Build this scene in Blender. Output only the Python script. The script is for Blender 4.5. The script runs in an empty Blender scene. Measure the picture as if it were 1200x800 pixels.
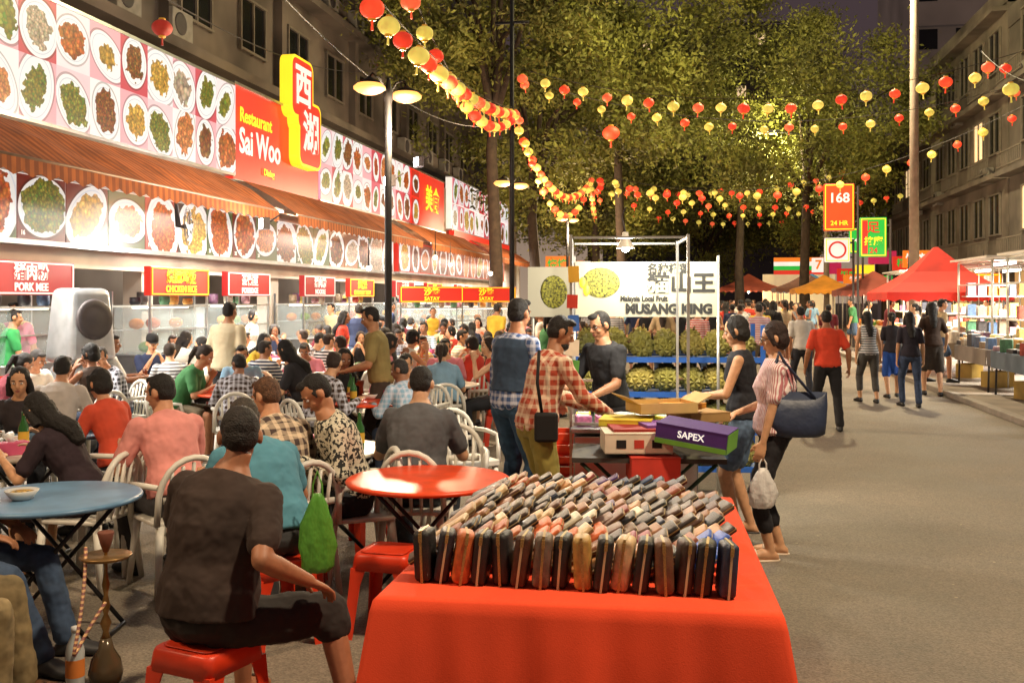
import bpy, bmesh, math, random, time
import numpy as np
from mathutils import Vector, Matrix, Euler, noise
T0=time.time()
rnd=random.Random(7)
V=Vector
SC=bpy.context.scene
COL=SC.collection
SC.view_settings.view_transform='Standard'; SC.view_settings.look='None'; SC.view_settings.exposure=0
pi=math.pi; sin=math.sin; cos=math.cos
# ------------------------------------------------------------ camera frame
A=math.radians(10.4); FPX=1167.0; CH=1.8; HY=350.0
FW=V((-sin(A),cos(A),0)); RT=V((cos(A),sin(A),0))
def G(px,d): 
    p=FW*d+RT*(d*(px-600)/FPX); return V((p.x,p.y,0))
def ZZ(py,d): return CH-d*(py-HY)/FPX
cam=bpy.data.cameras.new('camera'); cam.sensor_width=36; cam.lens=36*FPX/1200; cam.shift_y=-50/1200; cam.clip_end=600
camo=bpy.data.objects.new('camera',cam); COL.objects.link(camo); camo.location=(0,0,CH); camo.rotation_euler=(pi/2,0,A); SC.camera=camo
# ------------------------------------------------------------ colour/material
def lin(c): return c/12.92 if c<=.04045 else ((c+.055)/1.055)**2.4
def C(h):
    h=h.lstrip('#'); return tuple(lin(int(h[i:i+2],16)/255) for i in (0,2,4))
MATS={}
def M(name,col=(.5,.5,.5),rough=.6,metal=0,emit=None,es=0,var=.15,ns=6,bump=0,bs=40,pat=None,col2=None,k=60,trans=0,alpha=1,coat=0):
    if name in MATS: return MATS[name]
    m=bpy.data.materials.new(name); m.use_nodes=True; nt=m.node_tree; N=nt.nodes; L=nt.links
    b=N['Principled BSDF']; b.inputs['Roughness'].default_value=rough; b.inputs['Metallic'].default_value=metal
    if coat: b.inputs['Coat Weight'].default_value=coat
    tc=N.new('ShaderNodeTexCoord')
    no=N.new('ShaderNodeTexNoise'); no.inputs['Scale'].default_value=ns; no.inputs['Detail'].default_value=2; L.new(tc.outputs['Object'],no.inputs['Vector'])
    def math_(op,a,bv=None,cv=None):
        n=N.new('ShaderNodeMath'); n.operation=op
        for i,x in enumerate((a,bv,cv)):
            if x is None: continue
            if isinstance(x,(int,float)): n.inputs[i].default_value=x
            else: L.new(x,n.inputs[i])
        return n.outputs[0]
    def mix(f,a,c):
        n=N.new('ShaderNodeMix'); n.data_type='RGBA'
        if isinstance(f,(int,float)): n.inputs[0].default_value=f
        else: L.new(f,n.inputs[0])
        for i,x in ((6,a),(7,c)):
            if isinstance(x,tuple): n.inputs[i].default_value=(x[0],x[1],x[2],1)
            else: L.new(x,n.inputs[i])
        return n.outputs[2]
    if col is None:
        oi=N.new('ShaderNodeObjectInfo'); base=oi.outputs['Color']
    else: base=(col[0],col[1],col[2])
    if pat:
        sx=N.new('ShaderNodeSeparateXYZ'); L.new(tc.outputs['Object'],sx.inputs[0])
        X,Y,Z=sx.outputs
        if pat=='plaid':
            f1=math_('GREATER_THAN',math_('SINE',math_('MULTIPLY',X,k)),.25)
            f2=math_('GREATER_THAN',math_('SINE',math_('MULTIPLY',Z,k)),.25)
            f3=math_('GREATER_THAN',math_('SINE',math_('MULTIPLY',Y,k)),.6)
            f=math_('MULTIPLY',math_('ADD',math_('ADD',f1,f2),f3),.4)
        elif pat=='vstripe': f=math_('GREATER_THAN',math_('SINE',math_('MULTIPLY',math_('ADD',X,Y),k)),-.1)
        elif pat=='hstripe': f=math_('GREATER_THAN',math_('SINE',math_('MULTIPLY',Z,k)),.1)
        elif pat=='ystripe': f=math_('GREATER_THAN',math_('SINE',math_('MULTIPLY',Y,k)),.0)
        elif pat=='print':
            vo=N.new('ShaderNodeTexNoise'); vo.inputs['Scale'].default_value=k; vo.inputs['Detail'].default_value=2; L.new(tc.outputs['Object'],vo.inputs['Vector'])
            f=math_('GREATER_THAN',vo.outputs['Fac'],.52)
        base=mix(f,base,col2)
    lo=N.new('ShaderNodeMapRange'); lo.inputs['From Min'].default_value=.25; lo.inputs['From Max'].default_value=.75
    lo.inputs['To Min'].default_value=1-var*1.3; lo.inputs['To Max'].default_value=1+var
    L.new(no.outputs['Fac'],lo.inputs['Value'])
    mu=N.new('ShaderNodeMix'); mu.data_type='RGBA'; mu.blend_type='MULTIPLY'; mu.inputs[0].default_value=1
    if isinstance(base,tuple): mu.inputs[6].default_value=(*base,1)
    else: L.new(base,mu.inputs[6])
    cb=N.new('ShaderNodeCombineXYZ')
    for i in range(3): L.new(lo.outputs[0],cb.inputs[i])
    L.new(cb.outputs[0],mu.inputs[7]); L.new(mu.outputs[2],b.inputs['Base Color'])
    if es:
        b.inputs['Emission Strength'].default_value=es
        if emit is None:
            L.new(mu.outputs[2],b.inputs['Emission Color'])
            if name.startswith('sign'):
                n=N.new('ShaderNodeVectorMath'); n.operation='SCALE'; n.inputs[3].default_value=.3; L.new(mu.outputs[2],n.inputs[0]); L.new(n.outputs[0],b.inputs['Base Color'])
        else: b.inputs['Emission Color'].default_value=(*emit,1)
    if bump:
        n2=N.new('ShaderNodeTexNoise'); n2.inputs['Scale'].default_value=bs; n2.inputs['Detail'].default_value=2; L.new(tc.outputs['Object'],n2.inputs['Vector'])
        bp=N.new('ShaderNodeBump'); bp.inputs['Strength'].default_value=bump; bp.inputs['Distance'].default_value=.02
        L.new(n2.outputs['Fac'],bp.inputs['Height']); L.new(bp.outputs[0],b.inputs['Normal'])
    if trans: b.inputs['Transmission Weight'].default_value=trans
    if alpha<1: b.inputs['Alpha'].default_value=alpha
    MATS[name]=m; return m
# ------------------------------------------------------------ mesh builder
class MB:
    def __init__(s): s.v=[];s.f=[];s.m=[];s.cur=0
    def add(s,vs,fs):
        o=len(s.v); s.v+=[tuple(v) for v in vs]
        for f in fs: s.f.append([i+o for i in f]); s.m.append(s.cur)
        return s
    def box(s,c,sz,rot=None,taper=1):
        x,y,z=sz[0]/2,sz[1]/2,sz[2]/2; c=V(c)
        vs=[V((a*x*(taper if d>0 else 1),b*y*(taper if d>0 else 1),d*z)) for d in(-1,1) for a,b in((-1,-1),(1,-1),(1,1),(-1,1))]
        if rot is not None:
            R=rot if isinstance(rot,Matrix) else Euler(rot).to_matrix(); vs=[R@v for v in vs]
        return s.add([v+c for v in vs],[(3,2,1,0),(4,5,6,7),(0,1,5,4),(1,2,6,5),(2,3,7,6),(3,0,4,7)])
    def loft(s,rings,closed=False,cap=True):
        n=len(rings[0]); vs=[p for r in rings for p in r]; fs=[]
        k=len(rings)
        for i in range(k-1 if not closed else k):
            a=i*n;b=((i+1)%k)*n
            for j in range(n): fs.append((a+j,a+(j+1)%n,b+(j+1)%n,b+j))
        if cap and not closed: fs.append(tuple(range(n))[::-1]); fs.append(tuple((k-1)*n+j for j in range(n)))
        return s.add(vs,fs)
    def tube(s,path,radii,n=8,cap=True,closed=False):
        path=[V(p) for p in path]
        if isinstance(radii,(int,float)): radii=[radii]*len(path)
        rings=[];u=None
        for i,p in enumerate(path):
            if closed: t=(path[(i+1)%len(path)]-path[i-1])
            else: t=path[min(i+1,len(path)-1)]-path[max(i-1,0)]
            if t.length<1e-9: t=V((0,0,1))
            t.normalize()
            if u is None:
                u=t.orthogonal().normalized()
            else:
                u=(u-t*u.dot(t)); u=u.normalized() if u.length>1e-6 else t.orthogonal().normalized()
            w=t.cross(u)
            rings.append([p+(u*cos(2*pi*j/n)+w*sin(2*pi*j/n))*radii[i] for j in range(n)])
        return s.loft(rings,closed=closed,cap=cap)
    def ball(s,c,r,rot=None,n=12,m=8):
        if isinstance(r,(int,float)): r=(r,r,r)
        c=V(c); R=rot if rot is not None else Matrix.Identity(3)
        vs=[c+R@V((0,0,-r[2]))]
        for i in range(1,m):
            ph=-pi/2+pi*i/m
            for j in range(n): vs.append(c+R@V((r[0]*cos(ph)*cos(2*pi*j/n),r[1]*cos(ph)*sin(2*pi*j/n),r[2]*sin(ph))))
        vs.append(c+R@V((0,0,r[2]))); fs=[]
        for j in range(n): fs.append((0,1+(j+1)%n,1+j))
        for i in range(m-2):
            for j in range(n): a=1+i*n+j;b=1+i*n+(j+1)%n; fs.append((a,b,b+n,a+n))
        t=len(vs)-1;q=1+(m-2)*n
        for j in range(n): fs.append((q+j,q+(j+1)%n,t))
        return s.add(vs,fs)
    def lathe(s,prof,n=20,c=(0,0,0),cap=True):
        c=V(c); return s.loft([[c+V((r*cos(2*pi*j/n),r*sin(2*pi*j/n),z)) for j in range(n)] for r,z in prof],cap=cap)
    def mesh(s,name='m'):
        me=bpy.data.meshes.new(name); me.from_pydata(s.v,[],s.f); me.polygons.foreach_set('material_index',s.m); me.update(); return me
def link(o): COL.objects.link(o); return o
def O(name,mb,mats,parent=None,smooth=False,bevel=0,loc=None,rot=None,label=None,cat=None,group=None,kind=None,color=None,seg=2):
    me=mb.mesh(name) if isinstance(mb,MB) else mb
    if not isinstance(mats,(list,tuple)): mats=[mats]
    if len(me.materials)==0:
        for m in mats: me.materials.append(m)
    if bevel:
        bm=bmesh.new(); bm.from_mesh(me); bm.normal_update()
        ed=[e for e in bm.edges if len(e.link_faces)==2 and e.calc_face_angle(0)>.7]
        bmesh.ops.bevel(bm,geom=ed,offset=bevel,segments=seg,affect='EDGES',profile=.5,clamp_overlap=True); bm.to_mesh(me); bm.free()
    if smooth: me.polygons.foreach_set('use_smooth',[True]*len(me.polygons))
    o=link(bpy.data.objects.new(name,me))
    if parent: o.parent=parent
    if loc is not None: o.location=loc
    if rot is not None: o.rotation_euler=rot if not isinstance(rot,(int,float)) else (0,0,rot)
    if color is not None: o.color=(color[0],color[1],color[2],1)
    meta(o,label,cat,group,kind); return o
def meta(o,label=None,cat=None,group=None,kind=None):
    if label: o['label']=label
    if cat: o['category']=cat
    if group: o['group']=group
    if kind: o['kind']=kind
def E(name,loc=(0,0,0),rot=0,label=None,cat=None,group=None):
    e=link(bpy.data.objects.new(name,None)); e.location=loc; e.rotation_euler=(0,0,rot) if isinstance(rot,(int,float)) else rot; e.empty_display_size=.2
    meta(e,label,cat,group); return e
def copyt(root,loc,rot=None,scale=None,color=None):
    n=link(root.copy()); n.location=loc
    if rot is not None: n.rotation_euler=(0,0,rot) if isinstance(rot,(int,float)) else rot
    if scale is not None: n.scale=(scale,)*3 if isinstance(scale,(int,float)) else scale
    if color is not None: n.color=(*color[:3],1)
    def rec(src,dst):
        for c in src.children:
            k=link(c.copy()); k.parent=dst
            if color is not None and not c.get('fixc'): k.color=(*color[:3],1)
            rec(c,k)
    rec(root,n); return n
class Pool:  # first use moves the template itself, later uses copy
    def __init__(s,root): s.root=root; s.used=False
    def put(s,loc,rot=0,scale=None,color=None,label=None):
        if not s.used:
            s.used=True; r=s.root; r.location=loc; r.rotation_euler=(0,0,rot) if isinstance(rot,(int,float)) else rot
            if scale is not None: r.scale=(scale,)*3 if isinstance(scale,(int,float)) else scale
            if color is not None:
                r.color=(*color[:3],1)
                def rec(x):
                    for c in x.children:
                        if not c.get('fixc'): c.color=(*color[:3],1)
                        rec(c)
                rec(r)
        else: r=copyt(s.root,loc,rot,scale,color)
        if label: r['label']=label
        return r
def txt(s,size,mat,parent,loc,rot,ext=.004,align='CENTER',bold=0,sx=1):
    cu=bpy.data.curves.new('lettering','FONT'); cu.body=s; cu.size=size; cu.extrude=ext; cu.align_x=align; cu.align_y='CENTER'; cu.offset=bold; cu.resolution_u=3
    t=bpy.data.objects.new('tmp',cu); COL.objects.link(t)
    dg=bpy.context.evaluated_depsgraph_get(); me=bpy.data.meshes.new_from_object(t.evaluated_get(dg)); bpy.data.objects.remove(t)
    me.materials.clear(); me.materials.append(mat)
    o=link(bpy.data.objects.new('lettering',me)); o.parent=parent; o.location=loc; o.rotation_euler=rot; o.scale=(sx,1,1); return o
RX=(pi/2,0,pi/2); RY=(pi/2,0,0)
def remesh(mb,vox,it=2,disp=0,ds=.1):
    me=mb.mesh('tmp'); ob=link(bpy.data.objects.new('tmp',me))
    m=ob.modifiers.new('r','REMESH'); m.mode='VOXEL'; m.voxel_size=vox; m.use_smooth_shade=True
    if it: m=ob.modifiers.new('s','SMOOTH'); m.iterations=it; m.factor=.5
    if disp:
        t=bpy.data.textures.get('fold') or bpy.data.textures.new('fold','CLOUDS'); t.noise_scale=ds; t.noise_depth=2
        m=ob.modifiers.new('d','DISPLACE'); m.texture=t; m.strength=disp; m.mid_level=.5
    dg=bpy.context.evaluated_depsgraph_get(); r=bpy.data.meshes.new_from_object(ob.evaluated_get(dg))
    bpy.data.objects.remove(ob); bpy.data.meshes.remove(me); return r
# ------------------------------------------------------------ people
SKIN=M('skin',None,.55,var=.12,ns=25)
HAIR=M('hair',None,.7,var=.5,ns=60,bump=.5,bs=140)
CL=dict(plain=M('cloth_plain',None,.9,var=.14,ns=8),
 plaid=M('cloth_plaid',None,.9,var=.1,pat='plaid',col2=C('#e2cdb0'),k=95),
 check=M('cloth_check',None,.9,var=.1,pat='plaid',col2=C('#c7c9d6'),k=120),
 pstripe=M('cloth_stripe_pink',None,.9,var=.1,pat='vstripe',col2=C('#f2e4e0'),k=300),
 hstripe=M('cloth_stripe',None,.9,var=.1,pat='hstripe',col2=C('#d8d8d8'),k=140),
 prt=M('cloth_print',None,.9,var=.1,pat='print',col2=C('#2a2b2a'),k=42),
 denim=M('cloth_denim',None,.9,var=.3,ns=18))
SHOE=M('shoe',None,.5,var=.1)
EYEW=M('eye_white',(.75,.72,.7),.2,var=.02); EYEB=M('eye_dark',(.01,.008,.006),.15,var=.02); LIP=M('lip',C('#8e4a42'),.45,var=.05)
def ik(a,t,l1,l2,pole):
    d=t-a; L=min(d.length,.998*(l1+l2)); u=d.normalized(); x=(l1*l1-l2*l2+L*L)/(2*L); h=math.sqrt(max(l1*l1-x*x,0))
    p=pole-u*pole.dot(u); p=p.normalized() if p.length>1e-5 else u.orthogonal().normalized()
    return a+u*x+p*h, a+u*L
TOR_M=[(-.07,.10,.085),(0,.165,.118),(.10,.158,.112),(.2,.148,.108),(.32,.165,.118),(.42,.182,.118),(.485,.165,.09),(.53,.085,.066),(.58,.058,.056)]
TOR_F=[(-.07,.10,.085),(0,.17,.12),(.10,.145,.105),(.2,.122,.092),(.32,.14,.118),(.42,.155,.10),(.48,.145,.08),(.53,.075,.058),(.58,.05,.048)]
def person(label,pos,yaw,h=1.7,hz=.93,lean=4,hunch=6,twist=0,look=(0,0),L=None,R=None,fl=None,fr=None,sex='m',fat=1.0,
           shirt=('plain','#333333'),sleeve='short',pants=('plain','#20242c'),leg='long',shoe='#181818',hair='short',haircol='#15100d',skin='#b98462',
           vox=.012,group=None,sideways=0,palmL=None,palmR=None,shoes=True,cat='person',vest=None,glasses=False,beard=False):
    s=h/1.72; hz=hz if hz>.8 else hz/s
    la=math.radians(lean); hu=math.radians(hunch); tw=math.radians(twist); sw=math.radians(sideways)
    P=V((0,0,hz)); TOR=TOR_M if sex=='m' else TOR_F
    def dirn(a): return (Matrix.Rotation(sw,3,'Y')@V((0,sin(a),cos(a))))
    def sp(t):
        if t<=0: return P+V((0,0,t))
        p=V(P);k=8
        for i in range(k): p+=dirn(la+hu*((i+.5)/k)*(t/.5))*(t/k)
        return p
    def fr_(t):
        u=dirn(la+hu*max(t,0)/.5); a=tw*min(max(t,0)/.4,1); x=V((cos(a),-sin(a),0)); x=(x-u*x.dot(u)).normalized(); return x,u.cross(x)*1.0,u
    def torso(mb,off,t0=-.2,t1=9,n=18,flare=0):
        rings=[]
        for t,a,b in TOR:
            if t<t0 or t>t1: continue
            x,y,u=fr_(t); p=sp(t); fb=fat if t<.4 else 1+(fat-1)*.4
            ex=flare if t<.15 else 0
            if sex=='f' and .3<t<.35: p=p+y*.012
            rings.append([p+x*((a*fb+off+ex)*cos(2*pi*j/n))+y*((b*(fb*1.05 if fat>1.05 and .05<t<.35 else fb)+off+ex)*sin(2*pi*j/n)) for j in range(n)])
        mb.loft(rings)
    xs,ys,us=fr_(.47); SW=.175 if sex=='m' else .15; S0=sp(.455)
    shL=S0-xs*SW; shR=S0+xs*SW; am=1 if sex=='m' else .85
    L=V(L)/s if L else V((-.23,.02,.86)); R=V(R)/s if R else V((.23,.02,.86))
    def arm(sh,t,sg):
        mid=(V((sg*.6,-.7,-.9)))
        return ik(sh,t,.285,.25,mid)
    eL,wL=arm(shL,L,-1); eR,wR=arm(shR,R,1)
    hpL=P+V((-.09,0,-.03)); hpR=P+V((.09,0,-.03))
    sit=hz<.8
    fl=V(fl)/s if fl else (V((-.14,.40,0)) if sit else V((-.10,.02,0))); fr=V(fr)/s if fr else (V((.14,.40,0)) if sit else V((.10,-.02,0)))
    kL,aL=ik(hpL,fl+V((0,0,.085)),.43,.42,V((-.25,1,.5 if sit else .1))); kR,aR=ik(hpR,fr+V((0,0,.085)),.43,.42,V((.25,1,.5 if sit else .1)))
    b=MB(); torso(b,-.004)
    hyaw,hp=math.radians(look[0]),math.radians(look[1])
    HR=(Matrix.Rotation(-hyaw,3,'Z')@Matrix.Rotation(-hp-(la+hu)*.35,3,'X'))
    HC=sp(.555)+dirn((la+hu)*.6)*.125+V((0,.012,0))
    def H(x,y,z): return HC+HR@V((x,y,z))
    b.tube([sp(.5),H(0,-.018,-.06)],[.058*(.85 if sex=='f' else 1),.05*(.85 if sex=='f' else 1)],12)
    n1,m1=(16,10)
    b.ball(H(0,-.008,.022),(.074,.092,.094),HR,n1,m1); b.ball(H(0,.022,-.04),(.056,.064,.074),HR,n1,m1); b.ball(H(0,.055,-.096),(.026,.026,.02),HR)
    b.tube([H(0,.083,.012),H(0,.108,-.028)],[.009,.015],8); b.ball(H(0,.1,-.03),(.018,.013,.011),HR)
    for q in(-1,1):
        b.ball(H(q*.078,-.006,-.008),(.013,.021,.032),HR,8,6); b.ball(H(q*.03,.078,.022),(.024,.012,.008),HR,8,6); b.ball(H(q*.038,.058,-.03),(.022,.022,.02),HR,8,6)
    b.ball(H(0,.08,-.062),(.024,.011,.012),HR,8,6)
    def limb(mb,pts,rad,n=12):
        for i in range(len(pts)-1): mb.tube([pts[i],pts[i+1]],[rad[i],rad[i+1]],n)
        for p,r in zip(pts,rad): mb.ball(p,r*.985,None,n,8)
    def armp(sh,e,w,off,end='hand'):
        r0,r1,r2,r3=[x*am+off for x in(.052,.04,.041,.027)]
        if end=='short': return [sh,sh.lerp(e,.72)],[r0+.004,r1+.008]
        return [sh,e,e.lerp(w,.3),w],[r0,r1,r2,r3]
    for sh,e,w in((shL,eL,wL),(shR,eR,wR)): limb(b,*armp(sh,e,w,0))
    def legp(hp_,k,a,off):
        f=.9+.1*fat
        return [hp_,hp_.lerp(k,.5),k,k.lerp(a,.32),a],[.088*f+off,.074*f+off,.054+off,.053+off,.036+off]
    for hp_,k,a in((hpL,kL,aL),(hpR,kR,aR)):
        limb(b,*legp(hp_,k,a,0))
    fdL=V((-.18,1,0)).normalized(); fdR=V((.18,1,0)).normalized()
    def foot(mb,a,fd,off):
        h_=a+fd*-.035; z=a.z-.085
        hh=V((h_.x,h_.y,z+.036)); mm=V((a.x+fd.x*.06,a.y+fd.y*.06,z+.044)); tt=V((a.x+fd.x*.15,a.y+fd.y*.15,z+.028)); sx=V((fd.y,-fd.x,0))
        rings=[]
        for c,wx,hz_ in((hh-fd*.03,.015,.02),(hh,.034,.036),(mm,.042,.044),(tt-fd*.03,.047,.032),(tt+fd*.02,.042,.026),(tt+fd*.055,.02,.016)):
            c=V(c); c.z=z+hz_; rings.append([c+sx*((wx+off)*cos(2*pi*j/12))+V((0,0,1))*((hz_ +off*.4)*sin(2*pi*j/12)) for j in range(12)])
        mb.loft(rings)
        mb.tube([a,V((a.x,a.y,z+.04))],[.037+off,.036+off],10)
    foot(b,aL,fdL,0); foot(b,aR,fdR,0)
    fr_r=max(.0088,vox*.8)
    for sh,e,w,sg,pn in((shL,eL,wL,-1,palmL),(shR,eR,wR,1,palmR)):
        D=(w-e).normalized()
        if pn: Np=V(pn)
        elif abs(D.z)>.75: Np=V((-sg,0,0))
        else: Np=V((0,0,-1))
        Np=(Np-D*Np.dot(D)).normalized(); S=Np.cross(D)*(-sg)
        pr=[]
        for t,wx,th in((-.01,.026,.019),(.03,.036,.017),(.07,.042,.016),(.095,.038,.012)):
            c=w+D*t; pr.append([c+S*wx*cos(2*pi*j/10)+Np*th*sin(2*pi*j/10) for j in range(10)])
        b.loft(pr)
        for i,(o_,ln) in enumerate(((.032,.068),(.011,.078),(-.011,.073),(-.032,.056))):
            p0=w+D*.085+S*o_; cur=.25+.1*i; d1=(D+Np*.25+S*o_*2.2).normalized(); p1=p0+d1*ln*.45
            d2=(D*.8+Np*(.55+cur*.4)).normalized(); p2=p1+d2*ln*.32; d3=(D*.45+Np*(.9)).normalized(); p3=p2+d3*ln*.26
            b.tube([p0,p1,p2,p3],[fr_r,fr_r*.97,fr_r*.92,fr_r*.8],8)
        q0=w+D*.02+S*.026; q1=q0+(D*.6+S*.75+Np*.25).normalized()*.038; q2=q1+(D*.95+S*.2+Np*.35).normalized()*.032; q3=q2+(D*.9+Np*.4).normalized()*.02
        b.tube([q0,q1,q2,q3],[.014,.0115,.0105,.009],8)
    root=O('person',remesh(b,vox,2),SKIN,smooth=True,loc=(pos[0],pos[1],pos[2] if len(pos)>2 else 0),rot=yaw,label=label,cat=cat,group=group,color=C(skin))
    root.scale=(s,s,s)
    fold=.024 if vox<.01 else .015
    b=MB()
    torso(b,.014 if fat<1.1 else .02,t0=-.01,t1=.54,flare=.012)
    if not sit: b.ball(sp(.0),( .165*fat+.02,.12*fat+.02,.06))
    if sleeve!='none':
        for sh,e,w in((shL,eL,wL),(shR,eR,wR)):
            if sleeve=='short':
                limb(b,*armp(sh,e,w,.014,'short'))
            else: limb(b,*armp(sh,e,w,.012))
    O('shirt',remesh(b,vox,1,fold,.09),CL[shirt[0]],root,True,color=C(shirt[1]))
    if vest:
        b=MB(); torso(b,.026,t0=.05,t1=.5,flare=.01); O('vest',remesh(b,vox,1,fold*.6,.09),CL['plain'],root,True,color=C(vest))
    b=MB()
    b.ball(P+V((0,-.005,.0)),(.172*fat,.125*fat,.11),None,16,10)
    for hp_,k,a in((hpL,kL,aL),(hpR,kR,aR)):
        pts,rad=legp(hp_,k,a,.013 if leg!='slim' else .008)
        if leg=='shorts': limb(b,[hp_,hp_.lerp(k,.75)],[rad[0],rad[1]+.006])
        elif leg=='kneeshorts': limb(b,[hp_,hp_.lerp(k,.5),k,k.lerp(a,.12)],[rad[0],rad[1]+.006,rad[2]+.016,rad[3]+.018])
        elif leg=='skirt': limb(b,[hp_,k],[rad[0],rad[2]+.02])
        elif leg=='crop': limb(b,pts[:3]+[k.lerp(a,.6)],rad[:3]+[rad[3]-.005])
        else:
            rad[-1]+=.012; limb(b,pts[:-1]+[a.lerp(k,.05)],rad)
    if leg=='skirt' : b.tube([(kL+kR)/2,(hpL+hpR)/2],[.1,.13],12)
    O('skirt' if leg=='skirt' else ('shorts' if 'shorts' in leg else 'trousers'),remesh(b,vox,1,fold,.1),CL[pants[0]],root,True,color=C(pants[1]))
    if shoes:
        for a,fd in((aL,fdL),(aR,fdR)):
            b=MB(); foot(b,a,fd,.008); O('shoe',remesh(b,max(vox,.01),1),SHOE,root,True,color=C(shoe))
    else:
        for a,fd in((aL,fdL),(aR,fdR)):
            b=MB(); z=a.z-.085; sx_=V((fd.y,-fd.x,0)); rr=[]
            for zz in(.0,.014): rr.append([V((a.x,a.y,z+zz-.004))+fd*(.06+.135*cos(t))+sx_*(.048*sin(t)) for t in np.linspace(0,2*pi,18,endpoint=False)])
            b.loft(rr); b.tube([V((a.x,a.y,z+.01))+fd*.11+sx_*(.05*cos(t))+V((0,0,.066*sin(t))) for t in np.linspace(0,pi,9)],.009,6); O('sandal',b,SHOE,root,True,color=C(shoe))
    b=MB()
    if hair!='cap':
        if hair=='short':
            b.ball(H(0,-.019,.034),(.0775,.089,.087),HR,n1,m1); b.ball(H(0,-.04,-.005),(.072,.062,.068),HR,n1,m1); b.ball(H(.012,.045,.088),(.05,.04,.026),HR,n1,m1)
            for q in(-1,1): b.tube([H(q*.07,.025,.03),H(q*.074,.022,-.012)],[.01,.006],6)
        else: b.ball(H(0,-.02,.036),(.082,.092,.092),HR,n1,m1); b.ball(H(0,-.045,-.01),(.074,.064,.075),HR,n1,m1)
        if hair=='long':
            b.ball(H(0,-.05,-.03),(.085,.06,.09),HR); 
            b.tube([H(0,-.055,0),H(0,-.075,-.13),sp(.42)-ys*.13,sp(.3)-ys*.14],[.075,.072,.07,.04],12)
            for q in(-1,1): b.tube([H(q*.07,.02,.05),H(q*.085,.0,-.03),H(q*.085,-.02,-.13)],[.02,.026,.028],8)
        elif hair=='bob':
            b.ball(H(0,-.04,-.02),(.088,.07,.082),HR)
            for q in(-1,1): b.tube([H(q*.06,.045,.07),H(q*.082,.02,.0),H(q*.08,.01,-.055)],[.018,.022,.018],8)
        elif hair=='pony':
            b.tube([H(0,-.1,.04),H(0,-.14,.02),H(0,-.14,-.1),H(0,-.12,-.2)],[.025,.032,.03,.01],10)
        O('hair',remesh(b,max(vox*.9,.006),1,.008 if hair=='short' else .012,.03),HAIR,root,True,color=C(haircol))
    else:
        b.ball(H(0,-.045,-.005),(.076,.062,.07),HR,n1,m1); O('hair',remesh(b,max(vox*.9,.006),1,.008,.03),HAIR,root,True,color=C(haircol))
        b=MB(); b.lathe([(.088,.0),(.09,.03),(.08,.08),(.05,.105),(.005,.115)],16); b.v=[tuple(H(v[0],v[1]*1.12-.01,v[2]+.035)) for v in b.v]
        b.loft([[H(.07*cos(t)*q,.085+ .07*q*sin(t)*1.0,.04-z) for t in [pi*i/8 for i in range(9)]] for q,z in((.98,0),(.98,.006))]); O('cap',b,CL['plain'],root,True,color=C('#1c1c1e'))
    if beard:
        b=MB(); b.ball(H(0,.045,-.085),(.05,.052,.038),HR); O('beard',remesh(b,.007,1,.006,.02),HAIR,root,True,color=C(haircol))
    if glasses:
        b=MB()
        for q in(-1,1):
            b.tube([H(q*.032+.023*cos(t),.094,.002+.018*sin(t)) for t in np.linspace(0,2*pi,14,endpoint=False)],.0028,5,closed=True); b.tube([H(q*.055,.092,.006),H(q*.08,.0,.01)],.0028,5)
        b.tube([H(-.01,.095,.004),H(.01,.095,.004)],.0028,5); O('glasses',b,EYEB,root,True)
    if vox<.0125:
        for q in(-1,1):
            b=MB(); b.ball(H(q*.03,.0745,.004),(.0135,.011,.008),HR,10,8); b.cur=1; b.ball(H(q*.03,.0805,.004),(.006,.006,.0062),HR,8,6)
            O('eye',b,[EYEW,EYEB],root,True)
            b=MB(); b.tube([H(q*.014,.088,.026),H(q*.032,.0885,.031),H(q*.05,.078,.025)],[.0035,.0042,.002],6); O('eyebrow',b,HAIR,root,True,color=C(haircol))
        b=MB(); b.ball(H(0,.0885,-.0575),(.021,.0045,.0042),HR,10,6); b.ball(H(0,.0885,-.066),(.018,.005,.005),HR,10,6); O('lips',b,LIP,root,True)
    info=dict(wL=wL*s,wR=wR*s,shL=shL*s,shR=shR*s,H=HC*s,P=P*s,eL=eL*s,eR=eR*s)
    mb_=Matrix.Translation(root.location)@Matrix.Rotation(yaw,4,'Z')
    info={k:mb_@v for k,v in info.items()}
    return root,info
def YAW(face): return A-math.radians(face)
SEAT=.555
NV=.0085
def near(label,px,d,face,**k):
    k.setdefault('vox',NV); return person(label,G(px,d),YAW(face),**k)
near('heavyset man in black t-shirt and shorts seated on red stool',243,3.95,26,h=1.78,hz=SEAT,lean=6,hunch=16,twist=-14,look=(-42,4),fat=1.12,L=(-.30,.42,.90),R=(.36,.18,.68),fl=(-.22,.46,0),fr=(.46,.34,0),shirt=('plain','#33251f'),pants=('plain','#231d1a'),leg='kneeshorts',skin='#9a6648',shoe='#3a2a20',haircol='#1a120e',shoes=False,vox=.007)
near('man in olive trousers seated at the blue table',-128,4.15,72,h=1.72,hz=SEAT,lean=2,fl=(-.16,.48,0),fr=(.14,.42,0),L=(-.15,.22,.66),R=(.17,.2,.66),shirt=('plain','#3b3f45'),pants=('denim','#857452'),shoe='#5d3c22',skin='#a06f50')
near('man in dark blue jeans seated behind the blue table',-62,4.95,95,h=1.70,hz=SEAT,lean=-4,fl=(-.14,.54,0),fr=(.14,.58,0),L=(-.1,.3,.66),R=(.12,.3,.66),shirt=('plain','#4a4038'),pants=('denim','#3a4d68'),shoe='#2a2a2c',skin='#a06f50')
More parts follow.
